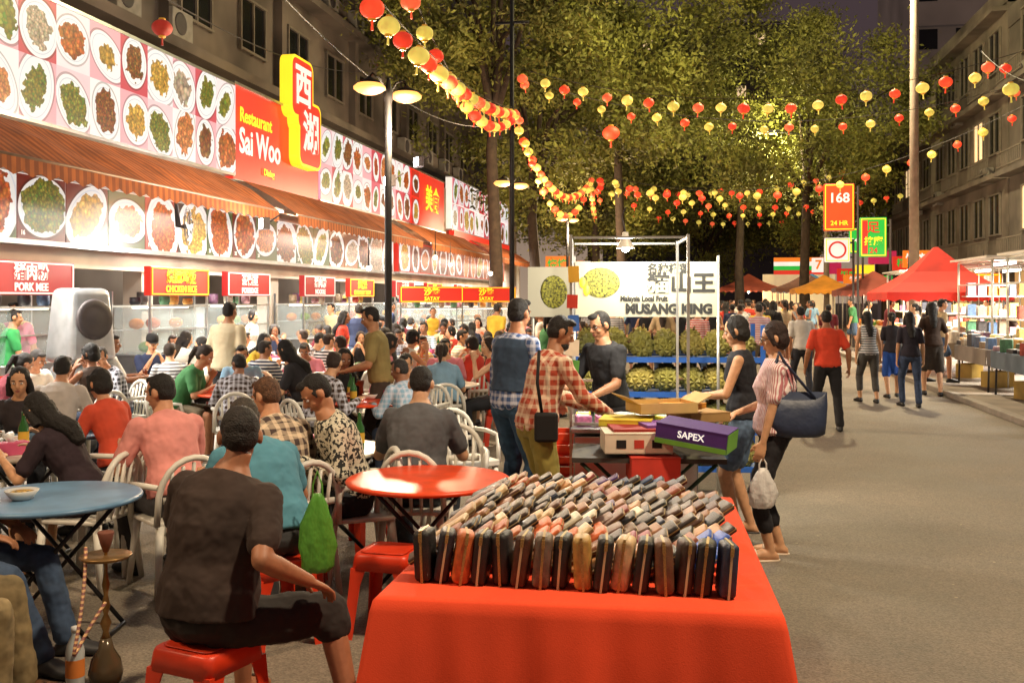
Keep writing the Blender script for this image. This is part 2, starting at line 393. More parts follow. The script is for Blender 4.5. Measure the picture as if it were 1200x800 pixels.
near('grey-haired man in teal t-shirt bending over the table',322,5.25,-38,h=1.76,hz=SEAT,lean=24,hunch=22,look=(0,18),fat=1.15,L=(-.2,.5,.80),R=(.2,.5,.82),shirt=('plain','#4d8598'),pants=('plain','#3a3a3c'),haircol='#3a332c',skin='#b98462')
near('balding man in brown plaid shirt seated with elbows on table',338,6.1,-42,h=1.74,hz=SEAT,lean=14,hunch=18,look=(-20,10),fat=1.08,L=(-.12,.42,.85),R=(.2,.45,.82),shirt=('plaid','#4a3c3a'),pants=('plain','#37342f'),haircol='#5b3c26',skin='#c08a66')
near('man in patterned black and white shirt looking down',415,6.35,-112,h=1.76,hz=SEAT,lean=10,hunch=18,look=(-5,28),L=(-.15,.35,.80),R=(.15,.35,.80),fl=(-.16,.36,0),fr=(.20,.42,0),shirt=('prt','#cfc9b4'),sleeve='long',pants=('denim','#23262c'),skin='#b07a58',shoe='#4b3527')
near('man in dark grey t-shirt seated on white chair',488,6.55,4,h=1.76,hz=SEAT,lean=8,hunch=14,look=(0,12),fat=1.12,L=(-.2,.42,.8),R=(.2,.42,.8),shirt=('plain','#55565a'),pants=('denim','#2a3038'),skin='#c69a78')
near('man in salmon pink t-shirt leaning forward at table',208,6.3,-40,h=1.76,hz=SEAT,lean=16,hunch=16,look=(-35,2),L=(-.2,.42,.83),R=(.12,.46,.84),shirt=('plain','#d98d85'),pants=('plain','#3b3a3e'),skin='#b98462')
near('long-haired woman in black dress leaning over her food',103,6.3,-78,h=1.62,hz=SEAT,sex='f',lean=24,hunch=20,look=(10,20),L=(-.18,.48,.8),R=(.14,.45,.8),shirt=('plain','#2a1c24'),pants=('plain','#2a1c24'),leg='skirt',hair='long',skin='#c99872')
near('young woman with long dark hair seated at white table',28,7.9,165,h=1.58,hz=SEAT,sex='f',lean=8,hunch=12,look=(0,5),L=(-.15,.38,.8),R=(.15,.38,.8),shirt=('plain','#30292c'),hair='long',skin='#c99872',vox=.01)
near('person in orange-red shirt seated at table',141,7.5,-60,h=1.62,hz=SEAT,sex='f',lean=14,hunch=14,L=(-.15,.42,.8),R=(.15,.42,.8),shirt=('plain','#c4472c'),hair='bob',skin='#b98462',vox=.01)
near('person with back turned in pale grey shirt',64,8.7,-6,h=1.66,hz=SEAT,lean=12,hunch=12,L=(-.15,.42,.8),R=(.15,.42,.8),shirt=('plain','#b9b0a8'),skin='#b98462',vox=.01)
_,pi_=near('bearded man in red plaid shirt reaching across durian stall',628,6.95,64,h=1.70,lean=10,hunch=12,look=(15,14),L=(-.06,.46,1.02),R=(.18,.48,1.0),fl=(-.12,.08,0),fr=(.12,-.1,0),shirt=('plaid','#a8452e'),sleeve='long',pants=('plain','#8f8440'),skin='#a06f50',shoe='#2b2018',beard=True)
near('tall man in blue checked shirt and dark blue vest',600,7.8,48,h=1.80,lean=2,look=(-10,4),L=(-.24,.05,.88),R=(.2,.3,1.0),shirt=('check','#3b5484'),sleeve='long',pants=('denim','#2d4a66'),skin='#b07a58',vest='#33465e')
near('durian vendor in black t-shirt with short hair and glasses',716,8.35,-128,h=1.70,lean=6,hunch=8,look=(0,12),L=(-.2,.4,1.02),R=(.2,.4,1.02),shirt=('plain','#1c1c1f'),pants=('plain','#26262a'),skin='#a87654',glasses=True)
near('woman in black sleeveless top and denim shorts',872,7.6,-72,h=1.66,sex='f',lean=1,look=(0,12),L=(-.1,.34,1.06),R=(.08,.32,1.04),fl=(-.09,.05,0),fr=(.1,-.04,0),shirt=('plain','#1e1f26'),sleeve='none',pants=('denim','#5b7391'),leg='shorts',hair='bob',skin='#c99872',shoe='#2a2422',shoes=False)
w2,w2i=near('woman in pink striped shirt with navy handbag',908,6.95,-80,h=1.63,sex='f',fat=1.1,lean=-3,hunch=4,look=(0,12),L=(-.2,.10,.80),R=(.14,.26,.98),fl=(-.10,.04,0),fr=(.1,-.04,0),shirt=('pstripe','#c07a80'),pants=('plain','#1f1d22'),leg='crop',hair='bob',haircol='#2a150e',skin='#c99872',shoe='#d8c4aa',shoes=False,glasses=True)
near('man in red t-shirt walking away in black trousers',970,13.7,4,h=1.64,fat=1.05,L=(-.28,.1,.85),R=(.28,-.02,.85),fl=(-.11,.2,0),fr=(.12,-.18,0),shirt=('plain','#d8452a'),pants=('plain','#1e1d20'),skin='#9a6848',vox=.011)
near('woman in grey patterned dress walking with long hair',1018,17.3,0,h=1.58,sex='f',fl=(-.1,.14,0),fr=(.1,-.12,0),shirt=('hstripe','#4b5560'),sleeve='none',pants=('plain','#4b4a48'),leg='crop',hair='long',skin='#c99872',vox=.013)
near('girl in blue skirt walking beside her friends',1046,18.2,10,h=1.55,sex='f',fl=(-.1,-.14,0),fr=(.1,.12,0),shirt=('plain','#2c2a33'),pants=('plain','#2450a8'),leg='skirt',hair='pony',skin='#c99872',vox=.013)
near('woman with very long dark hair in jeans',1067,16.6,8,h=1.58,sex='f',fl=(-.1,.12,0),fr=(.1,-.14,0),shirt=('plain','#292632'),pants=('denim','#3a4a68'),leg='slim',hair='long',skin='#c99872',vox=.013)
near('man in white t-shirt walking away in dark trousers',940,18.2,-4,h=1.66,fl=(-.1,.14,0),fr=(.1,-.16,0),shirt=('plain','#d9d6cf'),pants=('plain','#2c2e36'),skin='#b07a58',vox=.013)
near('man in khaki polo standing between tables',447,10.6,-95,h=1.72,lean=6,look=(0,16),L=(-.14,.35,1.05),R=(.14,.34,1.05),shirt=('plain','#8a7a4a'),pants=('plain','#3a3028'),skin='#a87654',vox=.011)
near('man in cream shirt standing between tables',264,12.2,20,h=1.76,shirt=('plain','#cdbfa0'),pants=('plain','#3a3a3e'),skin='#a87654',vox=.013)
near('stall cook in green shirt at the noodle counter',8,13.2,60,h=1.66,shirt=('plain','#2e8a4a'),pants=('plain','#2a2a2c'),L=(-.15,.35,1.0),R=(.15,.35,1.0),skin='#a87654',vox=.013)
near('tall man in pink shirt standing by the counter',24,14.0,200,h=1.75,shirt=('plain','#d06a88'),pants=('plain','#2a2a2c'),skin='#b98462',vox=.013)
print('near people',time.time()-T0)
def setc(root,shirt,pants=None,skin=None,hair=None):
    root.color=(*C(skin),1) if skin else root.color
    for c in root.children:
        n=c.name.split('.')[0]
        if n=='shirt': c.color=(*C(shirt),1)
        elif n in('trousers','shorts','skirt') and pants: c.color=(*C(pants),1)
        elif n in('hair','eyebrow') and hair: c.color=(*C(hair),1)
seat_pool=[];walk_pool=[]
specs=[('m',10,12,0,5,'short','short','plain'),('f',14,14,20,8,'short','long','plain'),('m',20,18,-15,16,'short','short','plain'),('f',6,10,-25,4,'none','bob','plain'),
       ('m',4,8,30,0,'short','short','hstripe'),('f',22,16,10,18,'short','pony','plain'),('m',14,16,-35,6,'long','short','check'),('m',0,10,0,10,'short','cap','plain')]
for i,(sx,ln,hn,lk,lp,sl,hr,sp_) in enumerate(specs):
    h=1.7 if sx=='m' else 1.6
    hl=[(-.15,.42,.80),(-.12,.36,.86),(-.2,.45,.79),(-.08,.30,1.02)][i%4]; hr_=[(.16,.42,.79),(.06,.3,1.0),(.2,.4,.8),(.15,.45,.79)][(i*3)%4]
    r,_=person('diner seated at a table',(0,0,0),0,h=h,hz=SEAT,lean=ln,hunch=hn,look=(lk,lp),sex=sx,L=hl,R=hr_,sleeve=sl,hair=hr,shirt=(sp_,'#888888'),leg=['long','slim','shorts'][i%3],fat=[1,1.1,1.05,.95][i%4],vox=.0124,group='diners seated at the tables')
    seat_pool.append(Pool(r))
specs=[('m',.2,'short','short','long',0),('f',.18,'short','long','slim',0),('m',-.2,'short','short','shorts',0),('f',-.16,'none','pony','shorts',0),('m',.05,'long','short','long',0),('f',.04,'short','bob','crop',0),('m',-.14,'short','cap','long',0),('f',.14,'short','long','skirt',0)]
for i,(sx,st,sl,hr,lg,_) in enumerate(specs):
    r,_=person('passer-by',(0,0,0),0,h=1.7 if sx=='m' else 1.59,sex=sx,lean=3,fl=(-.1,st,0),fr=(.1,-st*.9,0),L=(-.24,-st*.8,.84) if i%3 else (-.1,.28,1.05),R=(.24,st*.8,.84),sleeve=sl,hair=hr,leg=lg,shirt=('hstripe' if i==4 else 'plain','#888888'),vox=.014,group='people walking along the street')
    walk_pool.append(Pool(r))
print('pools',time.time()-T0)
PAL=[('white','#d8d5cc'),('black','#1d1c1f'),('red','#c33a2a'),('grey','#77767a'),('navy blue','#26304e'),('green','#3f7a4a'),('cream','#d1c09a'),('pink','#cf7f8e'),('yellow','#d8b23a'),('light blue','#7fa3bd'),('maroon','#6a2430'),('black','#28262a'),('dark brown','#3d2c22'),('beige','#b8a17c'),('white','#e0ded8')]
PANT=['#23252b','#2d3a50','#3b3530','#6d624e','#1c1b1d','#41546e']
SK=['#b98462','#a06f50','#c99872','#8f6045','#d1a380']; HC_=['#15100d','#1c120c','#0f0d0d','#2a1a10','#2a2624']
# ------------------------------------------------------------ furniture
ME_=M('painted_steel',C('#3a3a3c'),.4,.8,var=.2); STEEL=M('stainless_steel',C('#b8bcc0'),.28,.95,var=.15,ns=3); WPL=M('white_plastic',C('#d9d6cc'),.45,var=.08)
RPL=M('red_plastic',C('#d23a1c'),.4,var=.12,ns=10); TOPC=M('table_top',None,.36,var=.2,ns=7)
def rtable():
    e=E('round_table',label='round folding table on steel legs',cat='table',group='round dining tables on the street')
    b=MB(); b.lathe([(0.02,.722),(.47,.722),(.497,.728),(.502,.742),(.495,.75),(.47,.753),(.02,.753)],40); O('table_top',b,TOPC,e,True)
    for q in(0,1):
        b=MB(); r=.013
        for y in(-.25,.25):
            yy=y if q==0 else y*.86
            sx=1 if q==0 else -1
            b.tube([(-.34*sx,yy,.01),(.33*sx,yy,.72)],r,8)
        b.tube([(-.34*sx,-.25 if q==0 else -.215,.014),(-.34*sx,.25 if q==0 else .215,.014)],r,8); b.tube([(.33*sx,-.25 if q==0 else -.215,.715),(.33*sx,.25 if q==0 else .215,.715)],r,8)
        O('leg',b,ME_,e,True)
    return e
TP=Pool(rtable())
def stool():
    e=E('red_stool',label='square red plastic stool on the street',cat='stool',group='red plastic stools')
    b=MB()
    def sq(h,z,r=.04,n=4):
        out=[]
        for qx,qy,a0 in((1,1,0),(-1,1,pi/2),(-1,-1,pi),(1,-1,3*pi/2)):
            for i in range(n+1): a=a0+pi/2*i/n; out.append(V((qx*(h-r)+r*cos(a),qy*(h-r)+r*sin(a),z)))
        return out
    b.loft([sq(.145,.445),sq(.150,.44),sq(.155,.425),sq(.163,.36)]+[sq(.150,.362),sq(.14,.43)]); b.loft([sq(.12,.4475),sq(.128,.4505),sq(.12,.452)],cap=True)
    O('seat',b,RPL,e,True)
    for qx in(-1,1):
        for qy in(-1,1):
            b=MB(); t=.008
            def ringz(z,h,w):
                c=V((qx*h,qy*h,z)); return [c,c+V((-qx*w,0,0)),c+V((-qx*w,-qy*t,0)),c+V((-qx*t,-qy*t,0)),c+V((-qx*t,-qy*w,0)),c+V((0,-qy*w,0))]
            b.loft([ringz(.37,.16,.085),ringz(.28,.166,.06),ringz(0,.19,.05)]); O('leg',b,RPL,e)
    return e
SP=Pool(stool())
def chair():
    e=E('plastic_chair',label='white plastic chair with slatted back',cat='chair',group='white plastic chairs')
    b=MB(); b.box((0,0,.43),(.44,.42,.025)); b.box((0,.205,.415),(.44,.02,.05)); O('seat',b,WPL,e,bevel=.008)
    for x,y in((-.2,.18),(.2,.18),(-.19,-.2),(.19,-.2)):
        b=MB(); b.tube([(x*.95,y*.95,.42),(x*1.15,y*1.2,0)],[.028,.018],8); O('leg',b,WPL,e,True)
    b=MB(); ar=[]
    for i in range(13):
        a=pi*i/12; ar.append((.215*cos(a),-.2-.07*(.4+.6*sin(a)),.47+.36*sin(a)**.7 if 0<i<12 else .43))
    b.tube(ar,.02,8)
    for i in range(5):
        x=-.13+.065*i; b.tube([(x,-.2,.43),(x*1.05,-.265,.76+.04*(1-abs(x)/.13))],[.013,.012],6)
    b.box((0,-.235,.58),(.36,.012,.04)); O('backrest',b,WPL,e,True)
    for q in(-1,1):
        b=MB(); b.tube([(q*.21,-.22,.66),(q*.245,-.05,.655),(q*.245,.13,.64),(q*.225,.19,.42)],[.018,.02,.02,.018],8); O('armrest',b,WPL,e,True)
    return e
CP=Pool(chair())
def seatat(pos,yaw,kind=None):
    kind=kind or rnd.choice(['c','s','c'])
    (CP if kind=='c' else SP).put((pos[0],pos[1],0),yaw)
CER=M('ceramic',None,.25,var=.05); GL=M('bottle_glass',None,.1,var=.05); FOOD=M('food',None,.5,var=.8,ns=60,bump=.6,bs=90)
def bowl():
    e=E('bowl',label='small bowl of food on the table',cat='bowl',group='dishes on the tables')
    b=MB(); b.lathe([(.04,0),(.055,.01),(.085,.05),(.082,.052),(.06,.028),(.01,.02)],18); O('dish',b,CER,e,True,color=(.75,.73,.68))['fixc']=1
    b=MB(); b.lathe([(.066,.03),(.068,.038),(.05,.046),(.01,.052)],14); O('food',b,FOOD,e,True,color=C('#a5622c')); return e
def plate():
    e=E('plate',label='plate of food on the table',cat='plate',group='dishes on the tables')
    b=MB(); b.lathe([(.06,0),(.09,.008),(.135,.022),(.133,.026),(.09,.014),(.01,.012)],22); O('dish',b,CER,e,True,color=(.78,.75,.7))['fixc']=1
    b=MB(); b.lathe([(.085,.016),(.08,.035),(.05,.05),(.01,.055)],14); O('food',b,FOOD,e,True,color=C('#7a4a24')); return e
def bottle():
    e=E('bottle',label='green glass bottle on the table',cat='bottle',group='bottles on the tables')
    b=MB(); b.lathe([(.033,0),(.035,.01),(.035,.15),(.014,.2),(.013,.25),(.015,.255),(.01,.258)],14); O('bottle_body',b,GL,e,True,color=C('#2d5a2c'))
    b=MB(); b.lathe([(.0365,.05),(.0365,.12)],14,cap=False); O('bottle_label',b,CER,e,True,color=C('#c9a13a'))['fixc']=1; return e
def cup():
    e=E('cup',label='drinking glass with straw on the table',cat='cup',group='cups on the tables')
    b=MB(); b.lathe([(.027,0),(.036,.11),(.034,.11),(.026,.008),(.005,.006)],14); O('cup_body',b,CER,e,True,color=C('#c0602a'))
    b=MB(); b.tube([(0,0,.02),(.02,.01,.17)],.003,6); O('straw',b,CER,e,True,color=(.8,.1,.1))['fixc']=1; return e
BP,PP,OP,UP=Pool(bowl()),Pool(plate()),Pool(bottle()),Pool(cup())
def tissue():
    e=E('tissue_box',label='box of tissues on the table',cat='tissue box',group='tissue boxes on the tables'); b=MB(); b.box((0,0,.045),(.2,.1,.09)); O('carton',b,CER,e,bevel=.006,color=C('#c8577a')); b=MB(); b.tube([(0,0,.088),(.005,.0,.11),(.02,.01,.14)],[.03,.02,.035],7); O('tissue',b,CER,e,True,color=(.8,.8,.8))['fixc']=1; return e
TI=Pool(tissue())
def dress(c,z=.753,n=6):
    k=0;pl=[]
    for _ in range(60):
        if k>=n: break
        r=.38*math.sqrt(rnd.random()); a=rnd.random()*2*pi; p=V((c[0]+r*cos(a),c[1]+r*sin(a),z))
        if any((p-q).length<.2 for q in pl): continue
        pl.append(p);k+=1
        t=rnd.random(); yw=rnd.random()*6
        if t<.3: BP.put(p,yw,color=rnd.choice([C('#a5622c'),C('#4a6a24'),C('#b8902c'),C('#7a2c18')]))
        elif t<.6: PP.put(p,yw,color=rnd.choice([C('#a5622c'),C('#4a6a24'),C('#b8902c'),C('#7a2c18')]))
        elif t<.72: OP.put(p,yw)
        elif t<.93: UP.put(p,yw,color=rnd.choice([C('#c0602a'),C('#5a2410'),C('#c9b48a'),C('#7a9a3a')]))
        else: TI.put(p,yw)
def tab(p,color,label,n=6,sc=None):
    r=TP.put((p[0],p[1],0),rnd.random()*.6,sc,color=color,label=label); dress(p,n=n); return r
BLU=C('#5c82a4'); RED=C('#e0481c'); WHT=C('#d9d2c4')
tab(G(60,5.3),BLU,'pale blue round table with steel legs',1,(.92,.92,1))
tab(G(502,5.83),RED,'orange-red round table with folding legs',0,(.96,.96,1))
tab(G(372,7.0),WHT,'white round table covered with dishes',7,(1,1,1))
tab(G(8,6.9),WHT,'white round table beside the woman in black',5,(1,1,1))
tab(G(90,8.0),BLU,'blue round table with dishes',5,(1,1,1))
for px,d,f,kd in((243,3.95,26,'s'),(-128,4.15,72,'c'),(-62,4.95,95,'s'),(322,5.25,-38,'s'),(338,6.1,-42,'c'),(415,6.35,-112,'c'),(488,6.55,4,'c'),(208,6.3,-40,'c'),(103,6.3,-78,'c'),(28,7.9,165,'c'),(141,7.5,-60,'c'),(64,8.7,-6,'c')):
    seatat(G(px,d),YAW(f),kd)
SP.put(G(457,5.4),YAW(15)); SP.put(G(418,7.2),YAW(30)); CP.put(G(150,6.75),YAW(-60)); CP.put(G(532,7.4),YAW(180)); CP.put(G(545,8.5),YAW(150)); SP.put(G(346,5.9),.3)
def nearpx(x,y):
    d=-sin(A)*x+cos(A)*y; r=cos(A)*x+sin(A)*y; return 600+FPX*r/d,d
k=0
for ix,X0 in enumerate((-7.0,-5.1,-3.2)):
    for iy in range(9):
        x=X0+rnd.uniform(-.2,.2); y=10.0+iy*1.95+rnd.uniform(-.2,.2)+(.6 if ix==1 else 0)
        px,d=nearpx(x,y)
        if px<-90 : continue
        tab((x,y),rnd.choice([WHT,WHT,BLU,RED]),None,5,(1,1,1))
        n=4 if d<18 else 3; a0=rnd.random()*2*pi
        for j in range(n):
            a=a0+2*pi*j/n+rnd.uniform(-.2,.2); q=(x+.74*cos(a),y+.74*sin(a)); yaw=a+pi/2
            cn,cc=rnd.choice(PAL)
            r=rnd.choice(seat_pool).put((q[0],q[1],0),yaw,label='diner in %s top seated at a round table'%cn); r.scale=(rnd.uniform(.92,1.0),)*3
            setc(r,cc,rnd.choice(PANT),rnd.choice(SK),rnd.choice(HC_)); seatat(q,yaw,rnd.choice('ccs')); k+=1
for i in range(14):
    x=rnd.choice([-7.9,-6.0,-4.15,-2.3])+rnd.uniform(-.15,.15); y=rnd.uniform(13,29); cn,cc=PAL[[0,2,8,5,4,6][i%6]]
    r=rnd.choice(walk_pool).put((x,y,0),rnd.random()*6,label='person in %s shirt standing among the tables'%cn); setc(r,cc,rnd.choice(PANT),rnd.choice(SK),rnd.choice(HC_))
pts=[]
tries=0
while len(pts)<88 and tries<6000:
    tries+=1; y=19.5+29*rnd.random()**1.25; x=rnd.uniform(-2.8,4.4)
    px,d=nearpx(x,y)
    if any((x-a)**2+(y-b)**2<.42 for a,b in pts): continue
    if d<24 and 905<px<1085: continue
    pts.append((x,y)); cn,cc=rnd.choice(PAL)
    r=rnd.choice(walk_pool).put((x,y,0),rnd.choice([0,0,pi,0,.4,-.3,pi+.3,1.5]),label='passer-by in %s top walking along the street'%cn)
    r.scale=(rnd.uniform(.95,1.03),)*3; setc(r,cc,rnd.choice(PANT),rnd.choice(SK),rnd.choice(HC_))
for x,y,yw in((5.0,24,1.4),(5.0,27.5,-1.4),(5.0,31,-1.6),(5.1,34,1.5),(6.9,17.5,1.5),(7.0,20.4,1.7),(4.9,21.6,-1.4),(7.0,24,1.5),(7.1,16,1.6),(7.6,27.8,1.5),(7.4,33,1.5)):
    cn,cc=rnd.choice(PAL); r=rnd.choice(walk_pool).put((x,y,.1),yw,label='person in %s top beside the street stalls'%cn); setc(r,cc,rnd.choice(PANT),rnd.choice(SK),rnd.choice(HC_))
print('crowd',k,time.time()-T0)
# ------------------------------------------------------------ ground / sky
b=MB(); b.add([(-150,-60,0),(150,-60,0),(150,400,0),(-150,400,0)],[(0,1,2,3)])
gm=M('asphalt',C('#7a7062'),.82,var=.1,ns=.9,bump=.5,bs=70)
nt=gm.node_tree;N=nt.nodes;Lk=nt.links
bs=N['Principled BSDF']; src=bs.inputs['Base Color'].links[0].from_socket
tc=N.new('ShaderNodeTexCoord'); n2=N.new('ShaderNodeTexVoronoi'); n2.inputs['Scale'].default_value=100; Lk.new(tc.outputs['Object'],n2.inputs['Vector'])
sc_=N.new('ShaderNodeSeparateColor'); Lk.new(n2.outputs['Color'],sc_.inputs[0])
n3=N.new('ShaderNodeTexNoise'); n3.inputs['Scale'].default_value=.6; n3.inputs['Detail'].default_value=8; n3.inputs['Roughness'].default_value=.72; Lk.new(tc.outputs['Object'],n3.inputs['Vector'])
def mr(s,a,b_,c,d):
    n=N.new('ShaderNodeMapRange'); n.inputs[1].default_value=a;n.inputs[2].default_value=b_;n.inputs[3].default_value=c;n.inputs[4].default_value=d; Lk.new(s,n.inputs[0]); return n.outputs[0]
mm=N.new('ShaderNodeMath'); mm.operation='MULTIPLY'; Lk.new(mr(sc_.outputs[0],0,1,.70,1.25),mm.inputs[0]); Lk.new(mr(n3.outputs['Fac'],.35,.65,.72,1.12),mm.inputs[1])
mx=N.new('ShaderNodeVectorMath'); mx.operation='SCALE'; Lk.new(src,mx.inputs[0]); Lk.new(mm.outputs[0],mx.inputs[3]); Lk.new(mx.outputs[0],bs.inputs['Base Color'])
Lk.new(mr(n3.outputs['Fac'],.35,.65,.6,.9),bs.inputs['Roughness'])
O('ground',b,gm,kind='structure')
b=MB(); b.box((4.62,40,.052),(.16,120,.104)); O('kerb',b,M('kerb_concrete',C('#8a8278'),.8,bump=.3),kind='structure',bevel=.015)
b=MB(); b.add([(4.7,-20,.1),(12,-20,.1),(12,100,.1),(4.7,100,.1)],[(0,1,2,3)]); O('pavement',b,M('pavement_concrete',C('#7c7064'),.75,var=.25,ns=2,bump=.3),kind='structure')
b=MB(); b.add([(-14.5,4,.004),(-8.6,4,.004),(-8.6,60,.004),(-14.5,60,.004)],[(0,1,2,3)]); O('restaurant_floor',b,M('floor_tile',C('#8d8072'),.4,var=.15),kind='structure')
b=MB()
for i in range(340):
    x=rnd.uniform(-6,4.4);y=rnd.uniform(3,24);r=rnd.uniform(.004,.014); a=rnd.random()*6
    b.add([(x+r*cos(a+q),y+r*sin(a+q)*.6,.006) for q in(0,1.4,3.1,4.6)],[(0,1,2,3)])
O('litter',b,M('litter_scrap',C('#b8ac90'),.8),kind='stuff')
w=bpy.data.worlds.new('World'); SC.world=w; w.use_nodes=True; nt=w.node_tree; bg=nt.nodes['Background']
tc=nt.nodes.new('ShaderNodeTexCoord'); sx=nt.nodes.new('ShaderNodeSeparateXYZ'); nt.links.new(tc.outputs['Generated'],sx.inputs[0])
cr=nt.nodes.new('ShaderNodeValToRGB'); nt.links.new(sx.outputs[2],cr.inputs[0]); cr.color_ramp.elements[0].color=(.38,.27,.19,1); cr.color_ramp.elements[0].position=0
cr.color_ramp.elements[1].color=(.24,.19,.17,1); cr.color_ramp.elements[1].position=.8
q=cr.color_ramp.elements.new(.2); q.color=(.06,.04,.042,1); q=cr.color_ramp.elements.new(.5); q.color=(.06,.042,.05,1)
sk=nt.nodes.new('ShaderNodeTexSky'); sk.sky_type='NISHITA'; sk.sun_disc=False; sk.sun_elevation=math.radians(-4); sk.sun_rotation=math.radians(200)
ad=nt.nodes.new('ShaderNodeMix'); ad.data_type='RGBA'; ad.blend_type='ADD'; ad.inputs[0].default_value=.05; nt.links.new(cr.outputs[0],ad.inputs[6]); nt.links.new(sk.outputs[0],ad.inputs[7])
nt.links.new(ad.outputs[2],bg.inputs[0]); bg.inputs[1].default_value=1.0
# ------------------------------------------------------------ lights helper
def plight(parent,loc,power,col,r=.12,name='lamp_light'):
    l=bpy.data.lights.new(name,'POINT'); l.energy=power; l.color=col; l.shadow_soft_size=r; o=link(bpy.data.objects.new(name,l)); o.location=loc
    if parent: o.parent=parent
    return o
def slight(parent,loc,rot,power,col,ang,r=.3):
    l=bpy.data.lights.new('lamp_light','SPOT'); l.energy=power; l.color=col; l.shadow_soft_size=r; l.spot_size=math.radians(ang); l.spot_blend=.6; o=link(bpy.data.objects.new('lamp_light',l)); o.location=loc; o.rotation_euler=rot
    if parent: o.parent=parent
    return o
def alight(parent,loc,rot,power,col,sx,sy):
    l=bpy.data.lights.new('tube_light','AREA'); l.shape='RECTANGLE'; l.size=sx; l.size_y=sy; l.energy=power; l.color=col; o=link(bpy.data.objects.new('tube_light',l)); o.location=loc; o.rotation_euler=rot
    if parent: o.parent=parent
    return o
WARM=(1,.72,.44); WHITEL=(1,.93,.82)
LG=M('lamp_glow',(.1,.05,.02),.6,emit=(1,.45,.10),es=1.9); POLE=M('lamp_pole_paint',C('#1e1f22'),.55,.3,var=.2); SHD=M('lamp_shade_paint',C('#121214'),.9)
def slamp(x,y,rot,power):
    e=E('street_lamp',(x,y,0),rot,'dark double-headed street lamp glowing orange','street lamp','double street lamps along the dining area')
    b=MB(); b.lathe([(.16,0),(.16,.1),(.09,.18),(.08,1.1),(.06,1.2),(.055,4.95),(.075,5.0),(.075,5.1),(.02,5.35)],14); O('post',b,POLE,e,True)
    for q in(-1,1):
        b=MB(); b.tube([(0,0,5.05),(q*.18,0,5.3),(q*.36,0,5.36),(q*.42,0,5.28)],.02,8); b.lathe([(.03,.1),(.05,.07),(.14,.03),(.2,-.02),(.03,-.01)],20,(q*.42,0,5.2)); O('lamp_shade',b,SHD,e,True)
        b=MB(); b.lathe([(.2,-.022),(.255,-.07),(.25,-.1),(.2,-.14),(.1,-.18),(.01,-.19)],20,(q*.42,0,5.2)); O('lamp_globe',b,LG,e,True)
    plight(e,(.0,-.25,4.4),power,WARM,.3)
    return e
for i,y in enumerate((2.4,15.4,28.5,41.5)): slamp(-4.85 if i<2 else -5.25,y,1.1,(520,1300,1500,1600)[i])
def tallpole(x,y,h,power,lab,pl=0):
    e=E('light_pole',(x,y,0),0,lab,'light pole','tall concrete light poles'); b=MB(); b.tube([(0,0,0),(0,0,h*.5),(0,0,h)],[.15,.12,.09],14); O('pole',b,M('pole_concrete',C('#9a8c7c'),.8),e,True)
    b=MB(); b.tube([(0,0,h-.2),(-.8,0,h+.4),(-2.2,0,h+.6)],.05,8); b.box((-2.5,0,h+.6),(.8,.3,.14)); O('lamp_arm',b,POLE,e)
    b=MB(); b.box((-2.5,0,h+.51),(.6,.22,.03)); O('lamp_lens',b,LG,e)
    slight(e,(-2.5,0,h+.4),(0,-.12,0),power,(1,.79,.53),128)
    if pl: plight(e,(-2.5,0,h+.2),pl,(1,.84,.42),.5)  # extra point light added at the head to brighten the tree leaves
tallpole(6.05,29.5,13,8500,'tall grey concrete light pole beside the stalls',4600); tallpole(6.2,3.0,10,5600,'unseen light pole added to light the foreground'); tallpole(6.0,48,9,4500,'tall light pole added to brighten the far road and trees',2400)  # near pole, out of view, and far pole are added for their light
e=E('utility_pole',G(600,26),0,'thin dark utility pole holding lantern strings','pole'); b=MB(); b.tube([(0,0,0),(0,0,12)],[.07,.05],10); b.box((0,0,9),(.9,.06,.06)); O('pole',b,POLE,e,True)
